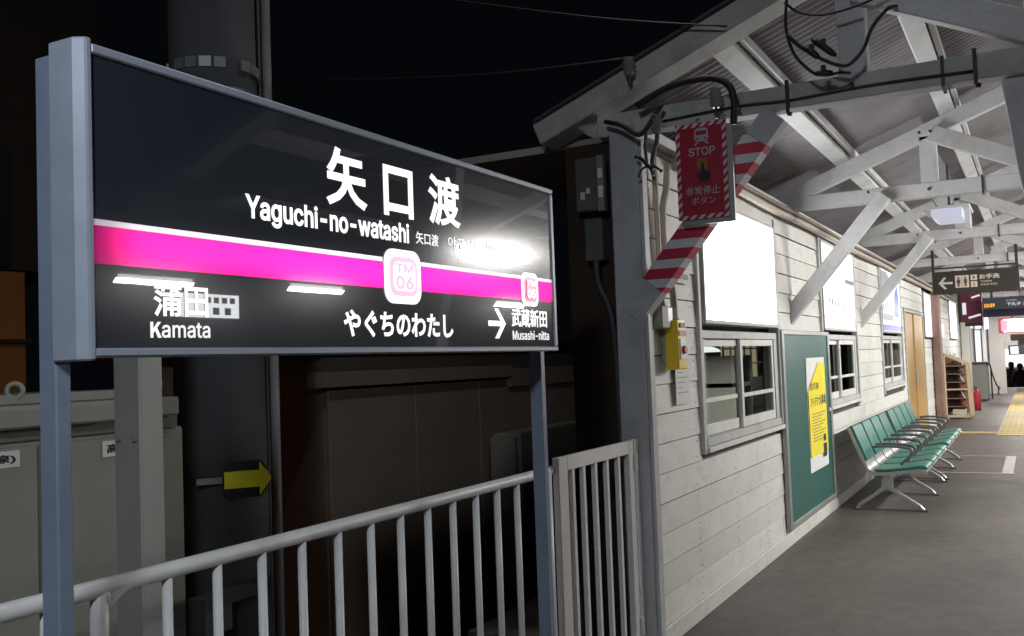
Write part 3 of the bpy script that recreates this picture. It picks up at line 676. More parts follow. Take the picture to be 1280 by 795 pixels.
# bunch of cable tails
b2 = MB(); hub = Vector((4.55, 1.655, 2.455))
ct = thing('cable_tails', 'black cable tails splayed on the planks beside the corner post', 'cables', hub)
for (y, z) in ((1.709, 2.507), (1.684, 2.50), (1.62, 2.431), (1.697, 2.404), (1.617, 2.403), (1.574, 2.417)):
    obj('tail', MB().tube(smooth_pts([hub, (4.53, (hub.y + y) / 2, (hub.z + z) / 2 + .012), (4.53, y, z)], 4), [.006] * 8 + [.012], 6), M['black'], ct)
obj('stem', MB().tube(smooth_pts([(4.6, 1.66, 2.68), (4.56, 1.665, 2.57), hub], 4), .008, 6), M['black'], ct)
cable('black cable bundle drooping over the top of the corner post', [(4.5, 1.85, 2.70), (4.46, 1.75, 2.66), (4.47, 1.66, 2.60), (4.48, 1.60, 2.66), (4.5, 1.55, 2.74)], .012, M['black'])
cable('dark cable running down the planks from the gable to the conduit', [(4.58, 1.60, 2.68), (4.72, 1.66, 2.62), (4.85, 1.735, 2.55), (4.88, 1.74, 2.45)], .012, M['dark'])
jx = thing('relay_box', 'grey electrical box with white tags on the outside of the corner post', 'electrical box', (4.7, 2.0, 2.4))
obj('body', MB().box(4.62, 4.80, 1.955, 2.085, 2.28, 2.56), M['shade_box'], jx, bevel=.006)
obj('side_strip', MB().box(4.60, 4.64, 1.915, 1.95, 2.27, 2.56), M['alu'], jx)
obj('tag', MB().box(4.596, 4.599, 1.92, 1.945, 2.44, 2.49), M['paper'], jx); obj('tag', MB().box(4.596, 4.599, 1.92, 1.945, 2.34, 2.40), M['paper'], jx)
obj('sticker', MB().box(4.6165, 4.6195, 2.03, 2.055, 2.34, 2.38).box(4.6165, 4.6195, 2.0, 2.022, 2.37, 2.40), M['paper'], jx)
obj('lower_box', MB().box(4.64, 4.78, 1.95, 2.05, 2.02, 2.24), M['shade_box'], jx, bevel=.004)
cable('dark cables dropping from the relay box into the shade', [(4.66, 2.0, 2.05), (4.66, 1.99, 1.9), (4.68, 1.93, 1.7), (4.7, 1.92, 1.2), (4.7, 1.92, .2)], .02, M['dark'])

# ================================================================== STATION NAME SIGN
sg = thing('station_name_sign', 'large backlit station name sign with magenta stripe on two grey posts', 'sign', (1.13, 1.5, 0))
X0, X1, Z0, Z1 = 1.124, 3.022, 1.538, 2.098
YS = 1.45
obj('frame', MB().box(X0 + .026, X1, YS, YS + .075, Z1 - .018, Z1).box(X0 + .026, X1, YS, YS + .075, Z0, Z0 + .016)
    .prism([(X0, YS + .083), (X0, YS + .018), (X0 + .013, YS - .002), (X0 + .0258, YS - .002), (X0 + .0258, YS + .083)], 'z', Z0 - .006, Z1 + .008).box(X1 - .022, X1, YS + .0015, YS + .0735, Z0 + .016, Z1 - .018), M['signmetal'], sg, bevel=.003)
xa, xb = X0 + .026, X1 - .022
ZT, ZM, ZB = 1.784, 1.7725, 1.704
obj('upper_face', MB().box(xa, xb, YS + .007, YS + .010, ZT, Z1 - .018), M['acrylic'], sg)
obj('lower_face', MB().box(xa, xb, YS + .007, YS + .010, Z0 + .016, ZB), M['acrylic'], sg)
for a, b_ in ((xa, 2.018), (2.190, xb)):
    obj('white_stripe', MB().box(a, b_, YS + .0065, YS + .0085, ZM, ZT), M['magenta_white'], sg)
    obj('magenta_stripe', MB().box(a, b_, YS + .0065, YS + .0085, ZB, ZM), M['magenta'], sg)
obj('stripe_gap', MB().box(2.018, 2.190, YS + .007, YS + .010, ZB, ZT), M['acrylic'], sg)
obj('back_panel', MB().box(X0 + .027, X1, YS + .078, YS + .081, Z0, Z1), M['signmetal'], sg)
obj('inner_lining', MB().box(xa, xb, YS + .060, YS + .0775, Z0 + .017, Z1 - .019), M['inner_white'], sg)
LP = []
for L0, p in ((1.80, 20), (.85, 46), (.4, 80)):
    LP.append(area('sign_lamp', (2.12, YS + .057, 1.748), (2.12, YS, 1.748), L0, .075, p, (1, .98, 1), sg))
def post_at(x, z1):
    p = obj('post', MB().box(x, x + .032, YS + .083, YS + .130, 0, z1), M['signpost'], sg, bevel=.003)
    obj('foot_plate', MB().box(x - .05, x + .08, YS + .05, YS + .16, 0, .012), M['signmetal'], p)
post_at(1.131, 2.088); post_at(3.045, 2.06)
for z in (1.60, 1.98): obj('bracket', MB().box(X1, 3.082, YS + .045, YS + .080, z, z + .06), M['signmetal'], sg)
YL = YS + .0065
# lettering
text('lettering', '矢', 1.800, 1.960, 1.893, 2.037, 'y', YL, M['letters'], sg, .028)
text('lettering', '口', 2.030, 2.165, 1.895, 2.027, 'y', YL, M['letters'], sg, .028)
text('lettering', '渡', 2.240, 2.408, 1.895, 2.040, 'y', YL, M['letters'], sg, .024)
text('lettering', 'Yaguchi-no-watashi', 1.531, 2.140, 1.816, 1.882, 'y', YL, M['letters'], sg, .022)
text('lettering', '矢口渡', 2.172, 2.285, 1.833, 1.867, 'y', YL, M['letters_small'], sg, .014)
text('lettering', '야구치노와타시', 2.335, 2.66, 1.835, 1.869, 'y', YL, M['letters_small'], sg, .012)
text('lettering', '蒲田', 1.283, 1.420, 1.614, 1.678, 'y', YL, M['letters'], sg, .022)
kx, kz, kw, kh = 1.275, 1.573, .0245, .030
obj('lettering', MB().prism([(kx, kz), (kx + .006, kz), (kx + .006, kz + kh), (kx, kz + kh)], 'y', YL - .0012, YL).prism([(kx + .006, kz + .009), (kx + .0172, kz + kh), (kx + kw, kz + kh), (kx + .006, kz + .0165)], 'y', YL - .0013, YL)
    .prism([(kx + .0105, kz + .0145), (kx + .0175, kz), (kx + kw + .001, kz), (kx + .015, kz + .0185)], 'y', YL - .0014, YL), M['letters_small'], sg)
text('lettering', 'amata', 1.3015, 1.424, 1.573, 1.603, 'y', YL, M['letters_small'], sg, .012)
text('lettering', 'やぐちのわたし', 1.852, 2.348, 1.578, 1.646, 'y', YL, M['letters'], sg, .03)
text('lettering', '武蔵新田', 2.700, 2.950, 1.616, 1.676, 'y', YL, M['letters'], sg, .016)
text('lettering', 'Musashi-nitta', 2.703, 2.962, 1.575, 1.605, 'y', YL, M['letters_small'], sg, .01)
obj('arrow', MB().prism([(2.551, 1.617), (2.628, 1.617), (2.590, 1.579), (2.612, 1.579), (2.658, 1.625), (2.612, 1.671), (2.590, 1.671), (2.628, 1.633), (2.551, 1.633)], 'y', YL - .0015, YL), M['letters'], sg)
def badge(a, b_, z0, z1, l1, l2, hot):
    r = (b_ - a) * .22; w = (b_ - a) * .12
    bd = obj('number_badge', MB().prism(rrect(a, b_, z0, z1, r), 'y', YL - .0035, YL), M['letters'], sg)
    obj('ring', MB().prism(rrect(a + w, b_ - w, z0 + w, z1 - w, r * .75), 'y', YL - .0055, YL - .0037), M['badge_soft'] if hot else M['badge_pink'], bd)
    obj('inner_face', MB().prism(rrect(a + w * 1.7, b_ - w * 1.7, z0 + w * 1.7, z1 - w * 1.7, r * .55), 'y', YL - .0075, YL - .0057), M['letters'] if hot else M['badge_pink'], bd)
    mid = (z0 + z1) / 2 + .006; ia, ib = a + w * 2.1, b_ - w * 2.1
    ml = M['badge_soft'] if hot else M['letters']
    text('lettering', l1, ia, ib, mid + .005, z1 - w * 1.9, 'y', YL - .0076, ml, bd, .03)
    text('lettering', l2, ia, ib, z0 + w * 1.9, mid - .005, 'y', YL - .0076, ml, bd, .03)
badge(2.022, 2.186, 1.667, 1.809, 'TM', '06', True)
badge(2.775, 2.886, 1.686, 1.795, 'TM', '05', False)

# ================================================================== HANDRAIL AND GATE
hr = thing('handrail', 'white tubular handrail fence with thin balusters along the platform edge', 'handrail', (1.0, 1.82, 0))
obj('top_rail', MB().tube(smooth_pts([(-1.2, 1.82, 1.045), (1, 1.82, 1.045), (3.5, 1.82, 1.045), (3.63, 1.82, 1.045)], 4), .020, 14), M['rail'], hr, smooth=True)
obj('bottom_rail', MB().tube([(-1.2, 1.82, .12), (3.63, 1.82, .12)], .02, 10), M['rail'], hr, smooth=True)
bl0 = obj('baluster', MB().tube([(1.628, 1.82, .13), (1.628, 1.82, 1.03)], .0125, 10), M['rail'], hr, smooth=True)
for k in range(1, 12): dup_part(bl0, hr, k * .1578)
for k in range(2, 16): dup_part(bl0, hr, -k * .1578)
obj('end_post', MB().tube(smooth_pts([(1.56, 1.82, 1.044), (1.50, 1.82, 1.04), (1.455, 1.82, 1.01), (1.44, 1.82, .95), (1.44, 1.82, 0)], 4), .02, 10), M['rail'], hr, smooth=True)
obj('end_post', MB().tube([(3.62, 1.82, 0), (3.62, 1.82, 1.05)], .025, 10), M['rail'], hr, smooth=True)
gt = thing('gate', 'white steel barred gate between the handrail and the corner post', 'gate', (3.68, 1.8, 0))
obj('frame', MB().box(3.675, 3.765, 1.785, 1.815, .08, 1.097).box(4.47, 4.53, 1.785, 1.815, .08, 1.097).box(3.765, 4.47, 1.786, 1.814, 1.035, 1.097).box(3.765, 4.47, 1.786, 1.814, .08, .14), M['gate'], gt, bevel=.003)
for x in (3.83, 3.945, 4.075, 4.21, 4.35): obj('bar', MB().box(x - .012, x + .012, 1.79, 1.81, .14, 1.035), M['gate'], gt)
obj('hinge_post', MB().box(4.545, 4.60, 1.785, 1.815, 0, 1.10), M['gate'], gt, bevel=.003)
obj('hinge', MB().tube([(4.538, 1.78, .95), (4.538, 1.78, 1.03)], .012).tube([(4.538, 1.78, .15), (4.538, 1.78, .23)], .012), M['gate'], gt)

# ================================================================== DARK LEFT SIDE
cb = thing('electrical_cabinet', 'large grey electrical cabinet with white plates behind the handrail', 'cabinet', (1.6, 3.4, -1.2))
obj('body', MB().box(.2, 2.78, 3.0, 3.9, -1.2, 1.30), M['cabinet'], cb, bevel=.008)
obj('door', MB().box(.3, 2.13, 2.985, 2.999, -1.0, 1.285).box(2.15, 2.76, 2.985, 2.999, -1.0, 1.285), M['cabinet'], cb, bevel=.004)
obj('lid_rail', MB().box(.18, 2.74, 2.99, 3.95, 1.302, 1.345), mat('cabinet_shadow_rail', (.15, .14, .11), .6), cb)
obj('lid', MB().box(.15, 2.72, 2.95, 3.98, 1.347, 1.42).box(1.95, 2.42, 2.93, 2.95, 1.345, 1.415), M['cabinet'], cb, bevel=.008)
obj('ledge', MB().box(.2, 2.66, 3.05, 3.9, 1.421, 1.455), M['cabinet'], cb, bevel=.004)
for x in (2.10, 2.69): obj('lifting_ring', MB().torus((x, 3.06, 1.47), .024, .009, (.6, .8, 0)), M['column'], cb, smooth=True)
pl = obj('nameplate', MB().box(2.385, 2.53, 2.979, 2.984, 1.216, 1.274), M['paper'], cb)
text('lettering', '高圧', 2.40, 2.515, 1.228, 1.262, 'y', 2.9785, M['ink'], pl, .03)
pl = obj('nameplate', MB().box(1.86, 2.06, 2.979, 2.984, 1.220, 1.274), M['paper'], cb)
text('lettering', '活線)', 1.88, 2.045, 1.231, 1.263, 'y', 2.9785, M['ink'], pl, .03)

sc_ = thing('steel_column', 'grey steel angle column standing in front of the electrical cabinet', 'column', (2.2, 2.6, -1.2))
obj('web', MB().box(2.222, 2.232, 2.60, 2.716, -1.2, 2.05), M['column'], sc_)
obj('flange', MB().box(2.233, 2.32, 2.60, 2.61, -1.2, 2.05), M['column'], sc_)
for z in (1.30, .48):
    for y in (2.615, 2.695): obj('bolt', MB().tube([(2.209, y, z), (2.222, y, z)], .011, 6), M['steel'], sc_)

up_ = thing('utility_pole', 'thick dark concrete utility pole with steel bands behind the sign', 'utility pole', (3.06, 3.08, -1.2))
obj('shaft', MB().tube([(3.06, 3.08, -1.2), (3.06, 3.08, 8)], [.2, .16], 28), M['concrete'], up_, smooth=True)
bn = MB(); c = (3.06, 3.08)
for k in range(20):
    if k % 5 == 4: continue
    t = 2 * PI * k / 20; e = Vector((math.cos(t), math.sin(t), 0)); p = Vector((c[0], c[1], 2.80)) + e * .189
    obj('band_plate', MB().beam(p - Vector((0, 0, .022)), p + Vector((0, 0, .022)), .008, .048, e), M['alu'], up_)
obj('lower_band', MB().tube([(3.06, 3.08, 1.055), (3.06, 3.08, 1.08)], .195, 28), M['dark'], up_, smooth=True)
obj('collar', MB().tube([(3.06, 3.08, 2.66), (3.06, 3.08, 2.70)], .193, 28), M['dark'], up_, smooth=True)
obj('step_bracket', MB().box(2.72, 3.02, 2.84, 2.93, .60, .64).box(2.72, 2.86, 2.84, 2.93, .50, .60), M['dark'], up_)
ar = thing('arrow_plate', 'black plate with yellow arrow pointing right strapped to the utility pole', 'sign', (2.99, 2.86, 1.07))
n_ = Vector((-.60, -.80, 0)); rt = Vector((.80, -.60, 0)); cen = Vector((2.985, 2.86, 1.07))
def plate_poly(pts, d0, d1):
    mb = MB(); n = len(pts)
    v = [cen + rt * a + Vector((0, 0, z)) + n_ * d0 for a, z in pts] + [cen + rt * a + Vector((0, 0, z)) + n_ * d1 for a, z in pts]
    return mb.add(v, [tuple(range(n)), tuple(range(n, 2 * n))[::-1]] + [(i, (i + 1) % n, n + (i + 1) % n, n + i) for i in range(n)])
obj('plate', plate_poly([(-.10, -.05), (-.07, -.075), (.05, -.075), (.075, -.045), (.075, .045), (.05, .075), (-.07, .075), (-.10, .05)], .0, .006), M['black'], ar)
obj('arrow', plate_poly([(-.095, -.034), (.045, -.034), (.045, -.07), (.095, 0), (.045, .07), (.045, .034), (-.095, .034)], .0075, .0095), mat('arrow_yellow', (.92, .82, .03), .4), ar)
obj('strap_clip', plate_poly([(-.20, -.012), (-.101, -.012), (-.101, .012), (-.20, .012)], -.02, -.01), M['alu'], ar)
cable('pale vertical conduit pipe right of the utility pole', [(3.30, 3.0, -1.2), (3.31, 3.0, 1), (3.31, 3.0, 3), (3.31, 3.0, 7)], .021, mat('pale_pipe', (.26, .25, .24), .45, var=.2), 'conduit', 'conduit_pipe')
cable('thin dark conduit pipe touching the right side of the utility pole', [(3.25, 3.0, -1.2), (3.255, 3.0, 1), (3.255, 3.0, 3), (3.255, 3.0, 7)], .012, M['concrete'], 'conduit', 'conduit_pipe')

sh = thing('storage_shed', 'dark brown storage shed with panelled wall in shade behind the sign', 'shed', (6.8, 4.5, -1.2))
obj('wall', MB().box(4.93, 9.2, 4.06, 6, -1.2, 1.62), M['shed'], sh)
for a, b_ in ((4.95, 5.92), (5.94, 6.85), (6.87, 7.95), (7.97, 9.18)): obj('wall_panel', MB().box(a, b_, 4.03, 4.058, -1.1, 1.37), M['shed'], sh, bevel=.004)
obj('fascia', MB().box(4.76, 7.35, 3.98, 4.05, 1.39, 1.49).box(7.35, 9.3, 4.0, 4.05, 1.30, 1.46), M['shed'], sh)
obj('roof', MB().box(4.7, 9.4, 3.95, 6.1, 1.62, 1.70), M['black'], sh)
bx = thing('beige_box', 'pale beige equipment box with grey base against the brown shed', 'equipment box', (7.9, 3.9, -1.2))
obj('body', MB().box(6.98, 8.55, 3.72, 3.98, .02, .93), M['shedbox'], bx, bevel=.008)
obj('side_post', MB().box(6.93, 6.97, 3.75, 3.98, -1.2, .9), M['shedbox'], bx)
obj('lower_panel', MB().box(6.98, 8.55, 3.73, 3.98, -.45, -.02), M['shedbox'], bx)
obj('base', MB().box(6.98, 8.55, 3.75, 3.98, -1.2, -.47), M['dark'], bx)

# house with an orange wall far left
hs = thing('orange_house', 'dim house with orange lit wall and black panel at the far left', 'house', (3, 7.5, -1.2))
obj('wall', MB().box(-1.5, 4.9, 7.0, 11, -1.2, 2.36), M['orange'], hs)
obj('upper_wall', MB().box(-1.5, 5.6, 6.98, 11, 2.37, 6.5), M['darkwall'], hs)
obj('ledge', MB().box(-1.5, 4.92, 6.95, 6.995, 1.80, 1.83), M['darkwall'], hs)
obj('dark_panel', MB().box(-1.5, 4.75, 6.93, 6.975, 2.40, 3.3), M['black'], hs)
obj('roof', MB().prism([(6.6, 6.5), (11.4, 6.5), (9, 7.8)], 'x', -1.9, 6), M['darkwall'], hs)
wl = thing('added_warm_lamp', 'small warm lamp added to light the orange wall, unseen outside the left edge', 'lamp', (2.6, 6.9, 2.9))  # warm lamp added out of view to light the orange wall
obj('shade', MB().tube([(2.6, 6.82, 2.88), (2.6, 6.82, 2.98)], [.09, .03], 12), M['dark'], wl)
obj('bulb', MB().tube([(2.6, 6.82, 2.84), (2.6, 6.82, 2.88)], .03, 10), emit('warm_bulb', (1, .5, .15), 3), wl)
area('added_warm_light', (2.6, 6.6, 2.83), (2.9, 7.0, 1.8), .3, .2, 3.0, (1, .45, .12), wl)

# ================================================================== BENCHES
def bench(X, label):
    t = thing('bench', label, 'bench', (X, 1.3, 0), 'green bench seats along the plank wall')
    P = .565
    L = P * 4
    obj('beam', MB().box(X + .02, X + L - .02, 1.26, 1.33, .285, .335), M['steel'], t, bevel=.005)
    for x in (X + .02, X + L * .5, X + L - .06):
        lg = obj('leg', MB().box(x, x + .04, 1.245, 1.345, .20, .30)
            .beam((x + .02, 1.30, .225), (x + .02, 1.02, .045), .035, .035, (1, 0, 0)).beam((x + .02, 1.30, .225), (x + .02, 1.555, .045), .035, .035, (1, 0, 0))
            .beam((x + .02, 1.03, .055), (x + .02, .99, .01), .035, .03, (1, 0, 0)).beam((x + .02, 1.545, .055), (x + .02, 1.575, .01), .035, .03, (1, 0, 0)), M['steel'], t, bevel=.004)
        obj('foot', MB().box(x - .005, x + .045, .955, 1.01, 0, .012).box(x - .005, x + .045, 1.56, 1.60, 0, .012), M['dark'], lg)
        obj('tie_bar', MB().box(x + .012, x + .028, 1.0, 1.57, .006, .018), M['arm'], lg)
    prof = smooth_pts([(1.60, .775, 0), (1.545, .63, 0), (1.49, .49, 0), (1.455, .40, 0), (1.41, .365, 0), (1.33, .357, 0), (1.15, .375, 0), (1.0, .392, 0), (.945, .375, 0)], 4)
    lo = [(p.x + (.012 if p.y > .42 else 0), p.y - (.012 if p.y <= .42 else 0)) for p in prof]
    shell_poly = [(p.x, p.y) for p in prof] + lo[::-1]
    seat_top = smooth_pts([(1.40, .383, 0), (1.3, .385, 0), (1.12, .405, 0), (.99, .425, 0), (.94, .405, 0)], 4)
    seat_poly = [(p.x, p.y) for p in seat_top] + [(.94, .388), (1.0, .397), (1.15, .379), (1.33, .361), (1.40, .366)]
    back_poly = [(1.625, .775), (1.60, .79), (1.578, .782), (1.525, .645), (1.462, .475), (1.468, .46), (1.488, .47), (1.535, .615), (1.603, .768)]
    first = None
    for k in range(4):
        x = X + k * P
        if first is None:
            sh_ = obj('seat_shell', MB().prism(shell_poly, 'x', x + .012, x + P - .012), M['steel'], t)
            pad = obj('seat_pad', MB().prism(seat_poly, 'x', x + .045, x + P - .045), M['seat'], t, bevel=.004)
            bk = obj('back_pad', MB().prism(back_poly, 'x', x + .045, x + P - .045), M['seat'], t, bevel=.004)
            be = obj('pad_edge', MB().prism([(a + .012, b_ - .008) for a, b_ in back_poly], 'x', x + .018, x + P - .018), M['seat_edge'], t)
            first = (sh_, pad, bk, be)
        else:
            for p in first: dup_part(p, t, k * P)
    for k in range(5):
        x = X + k * P
        if k in (0, 4):
            rib = obj('side_rib', MB().prism([(p.x, p.y - .0) for p in prof] + [(p.x + (.03 if p.y > .42 else 0), p.y - (.03 if p.y <= .42 else 0)) for p in prof[::-1]], 'x', x - .008, x + .010), M['steel'], t)
        else:
            rib = obj('side_rib', MB().prism([(p.x - .004, p.y + .004) for p in prof] + [(p.x + (.025 if p.y > .42 else 0), p.y - (.025 if p.y <= .42 else 0)) for p in prof[::-1]], 'x', x - .009, x + .009), M['arm'], t)
        if 0 < k:
            xx = x - .0
            obj('armrest', MB().tube(smooth_pts([(xx, 1.455, .565), (xx, 1.36, .575), (xx, 1.20, .568), (xx, 1.12, .555), (xx, 1.095, .525), (xx, 1.12, .48), (xx, 1.2, .37)], 4), .014, 8), M['arm'], t, smooth=True)
        else:
            obj('armrest', MB().tube(smooth_pts([(x + .3, 1.455, .565), (x + .3, 1.36, .575), (x + .3, 1.20, .568), (x + .3, 1.12, .555), (x + .3, 1.095, .525), (x + .3, 1.12, .48), (x + .3, 1.2, .40)], 4), .013, 8), M['arm'], t, smooth=True)
    return t
bA = bench(9.64, 'nearer green four seat bench with steel legs, beside the notice board')
dup(bA, 2.43, 0, 0, 'farther green four seat bench, next to the golden doors')

# ================================================================== RACK, EXTINGUISHER, COUNTER
rk = thing('brochure_rack', 'pale wooden brochure rack with slanted top standing by the brown pillar', 'rack', (22.4, 1.5, 0))
for i, x in enumerate((22.3, 22.95)):
    fr = MB()
    for p, q in (((1.74, .06), (1.74, 1.37)), ((1.74, 1.37), (1.30, 1.15)), ((1.30, 1.15), (1.26, .06)), ((1.26, .06), (1.74, .06))):
        fr.beam((x, *p), (x, *q), .04, .055, (1, 0, 0))
    fr.beam((x, 1.74, .62), (x, 1.285, .62), .03, .03, (1, 0, 0))
    obj('side_frame', fr, M['wood'], rk, bevel=.004)
for k in range(6):
    z = .25 + k * .17
    sf = obj('shelf', MB().box(22.33, 22.92, 1.32, 1.72, z, z + .018), M['brownpost'], rk)
    for j in range(4):
        x = 22.36 + j * .14
        obj('brochure', MB().beam((x + .05, 1.38 + .02 * j, z + .02), (x + .05, 1.44 + .02 * j, z + .155), .1, .012), random.choice([M['paper'], M['brownpost'], M['red'] if k < 3 else M['dark'], M['red'] if k < 3 else M['paper'], M['cream']]), sf)
obj('end_panel', MB().prism([(1.72, .1), (1.72, 1.3), (1.3, 1.1), (1.28, .1)], 'x', 22.90, 22.91), M['brownpost'], rk)
obj('back_board', MB().box(22.32, 22.93, 1.725, 1.738, .1, 1.3), M['brownpost'], rk)
for x in (22.33, 22.92):
    for y in (1.3, 1.7): obj('castor', MB().tube([(x - .012, y, .03), (x + .012, y, .03)], .03, 12), M['dark'], rk)
tag(obj('box', MB().box(22.4, 22.75, 1.38, 1.62, .085, .2), M['cream']), 'pale cardboard box on the bottom of the wooden brochure rack', 'box')
tag(obj('brochure_holder', MB().box(22.5, 22.7, 1.66, 1.70, 1.34, 1.46).box(22.5, 22.7, 1.52, 1.56, 1.27, 1.38), M['paper']), 'white leaflet holder on the top of the wooden rack', 'holder')
fe = thing('fire_extinguisher', 'small red fire extinguisher on the floor behind the brochure rack', 'extinguisher', (25.3, 1.3, 0))
obj('cylinder', MB().tube([(25.3, 1.3, .03), (25.3, 1.3, .06), (25.3, 1.3, .40), (25.3, 1.3, .47), (25.3, 1.3, .50)], [.07, .085, .085, .05, .025], 16), M['red'], fe, smooth=True)
obj('valve', MB().box(25.26, 25.34, 1.28, 1.32, .50, .54).beam((25.3, 1.3, .54), (25.2, 1.36, .58), .02, .015), M['dark'], fe)
obj('hose', MB().tube(smooth_pts([(25.3, 1.33, .52), (25.24, 1.40, .45), (25.24, 1.40, .25), (25.26, 1.38, .15)], 4), .012), M['black'], fe)
obj('base_ring', MB().tube([(25.3, 1.3, 0), (25.3, 1.3, .035)], .088, 16), M['dark'], fe)
ctr = thing('counter', 'plain grey counter partition with dark top edge near the far wall', 'counter', (29.8, 1.45, 0))
obj('panel', MB().box(29.5, 29.56, 1.24, 1.76, .05, 1.02).box(29.56, 31, 1.24, 1.30, .05, 1.02), M['counter'], ctr, bevel=.006)
obj('top_edge', MB().box(29.45, 31.05, 1.20, 1.77, 1.022, 1.06), M['dark'], ctr, bevel=.004)
obj('plinth', MB().box(29.52, 31, 1.26, 1.75, 0, .048), M['dark'], ctr)
hb = thing('ramp_handrail', 'dark sloping handrail descending beside the grey counter', 'handrail', (31.5, 1.15, 0))
obj('rail', MB().tube(smooth_pts([(30.5, 1.19, .98), (31.5, 1.16, .62), (33, 1.12, .30), (35, 1.05, .1), (38, .98, -.05)], 4), .022), M['dark'], hb, smooth=True)
obj('post', MB().tube([(30.8, 1.18, 0), (30.8, 1.18, .86)], .02).tube([(33.5, 1.105, 0), (33.5, 1.105, .24)], .02), M['dark'], hb)
# chrome-framed glass doors and lit posters on the cross wall beyond the counter
gd = thing('glass_partition', 'bright glazed partition with dark mullions above the grey counter', 'partition', (33.4, 1.6, 0))
for y0, y1 in ((1.72, 1.92), (1.52, 1.68), (1.34, 1.48)): obj('pane', MB().box(33.55, 33.57, y0, y1, 1.0, 2.0), M['panel_lit_soft'] if y0 > 1.5 and y0 < 1.7 else M['whitebox'], gd)
obj('mullion', MB().box(33.5, 33.6, 1.68, 1.72, .9, 2.05).box(33.5, 33.6, 1.48, 1.52, .9, 2.05).box(33.5, 33.6, 1.30, 1.34, .9, 2.05), M['dark'], gd)
for lab, y0, y1, z0, z1 in (('leftmost glowing poster above the glazed partition', 1.74, 1.90, 2.08, 2.42), ('middle glowing poster above the glazed partition', 1.50, 1.66, 2.06, 2.44), ('rightmost glowing poster above the glazed partition', 1.28, 1.40, 2.02, 2.40)):
    tag(obj('lit_poster', MB().box(33.6, 33.64, y0, y1, z0, z1), M['panel_lav']), lab, 'poster', 'glowing posters on the far wall')

# ================================================================== HANGING SIGNS
ts = thing('toilet_sign', 'dark brown hanging toilet sign with white arrow and pictograms', 'sign', (14, .66, 2.35))
y0, y1, z0, z1 = 1.175, .145, 2.205, 2.505
obj('panel', MB().box(14.0, 14.05, y1, y0, z0, z1), M['signbrown'], ts, bevel=.004)
obj('hanger', MB().box(14.01, 14.04, 1.14, 1.175, z1, 2.80).box(14.01, 14.04, .15, .185, z1, 2.80).box(14.01, 14.04, .185, 1.14, z1 + .035, z1 + .055), M['signbrown'], ts)
u = lambda f: y0 + (y1 - y0) * f
obj('arrow', MB().add(*(lambda pts: ([(13.998, u(a), b_) for a, b_ in pts] + [(13.9995, u(a), b_) for a, b_ in pts], [tuple(range(9)), tuple(range(9, 18))[::-1]] + [(i, (i + 1) % 9, 9 + (i + 1) % 9, 9 + i) for i in range(9)]))(
    [(.24, 2.335), (.24, 2.365), (.125, 2.365), (.17, 2.425), (.14, 2.43), (.075, 2.35), (.14, 2.27), (.17, 2.275), (.125, 2.335)])), M['cream'], ts)
pc = obj('pictogram_plate', MB().box(13.997, 13.9995, u(.43), u(.27), 2.28, 2.44), M['cream'], ts)
wm = MB(); 
for f, zc in ((.31, 2.36), (.39, 2.36)):
    wm.box(13.9945, 13.9965, u(f + .012), u(f - .012), 2.395, 2.42); wm.box(13.9945, 13.9965, u(f + .02), u(f - .02), 2.34, 2.39); wm.box(13.9945, 13.9965, u(f + .011), u(f - .011), 2.295, 2.34)
wm.box(13.9945, 13.9965, u(.352), u(.348), 2.285, 2.435)
obj('figure_symbol', wm, mat('brown_symbol', (.16, .06, .04), .5), pc)
pc2 = obj('pictogram_plate', MB().box(13.997, 13.9995, u(.525), u(.45), 2.368, 2.44).box(13.997, 13.9995, u(.525), u(.45), 2.28, 2.352), M['cream'], ts)
obj('figure_symbol', MB().box(13.9945, 13.9965, u(.50), u(.475), 2.385, 2.425).box(13.9945, 13.9965, u(.495), u(.48), 2.295, 2.335), M['ink_grey'], pc2)
text('lettering', 'お手洗', u(.55), u(.78), 2.375, 2.44, 'x', 13.9995, M['cream'], ts, .03)
text('lettering', 'Toilets', u(.56), u(.69), 2.335, 2.36, 'x', 13.9995, M['cream'], ts, .01)
text('lettering', '洗手间 화장실', u(.56), u(.75), 2.29, 2.318, 'x', 13.9995, M['cream'], ts, .01)

db = thing('departure_board', 'dark hanging departure display with orange time and white lettering', 'display', (18, .3, 2.15))
obj('upper_case', MB().box(18.0, 18.25, -.75, .76, 2.10, 2.29), M['slate'], db, bevel=.006)
obj('lower_case', MB().box(18.01, 18.24, -.75, .762, 1.985, 2.097), M['slate_black'], db, bevel=.004)
obj('hanger', MB().box(18.1, 18.14, .60, .64, 2.29, 2.75).box(18.1, 18.14, -.6, -.56, 2.29, 2.75), M['dark'], db)
text('time', '10:39', .735, .575, 2.145, 2.205, 'x', 17.999, M['led'], db, .03)
text('lettering', '下丸子 多摩川', .40, -.05, 2.155, 2.215, 'x', 17.999, M['led_white'], db, .012)
text('lettering', 'for Tamagawa', .40, .25, 2.235, 2.255, 'x', 17.999, M['led_white'], db, .01)
ds = thing('poster_case', 'maroon hanging poster case with white streaks left of the departure display', 'poster case', (18.2, .9, 2.1))
obj('case', MB().box(18.2, 18.3, .775, 1.10, 1.92, 2.42), M['maroon'], ds)
obj('side_panel', MB().prism([(18.2, 1.92), (18.3, 1.92), (18.3, 2.42), (18.2, 2.42)], 'y', 1.102, 1.15), M['black'], ds)
obj('white_print', MB().box(18.195, 18.199, 1.02, 1.08, 2.05, 2.25).beam((18.197, .99, 1.99), (18.197, .80, 2.04), .003, .035, (1, 0, 0)).beam((18.197, .93, 2.33), (18.197, .80, 2.37), .003, .03, (1, 0, 0)), M['led_white'], ds)
obj('base', MB().box(18.18, 18.35, .775, 1.05, 1.85, 1.918), M['black'], ds)
obj('hanger', MB().box(18.24, 18.27, .93, .96, 2.42, 2.75), M['dark'], ds)
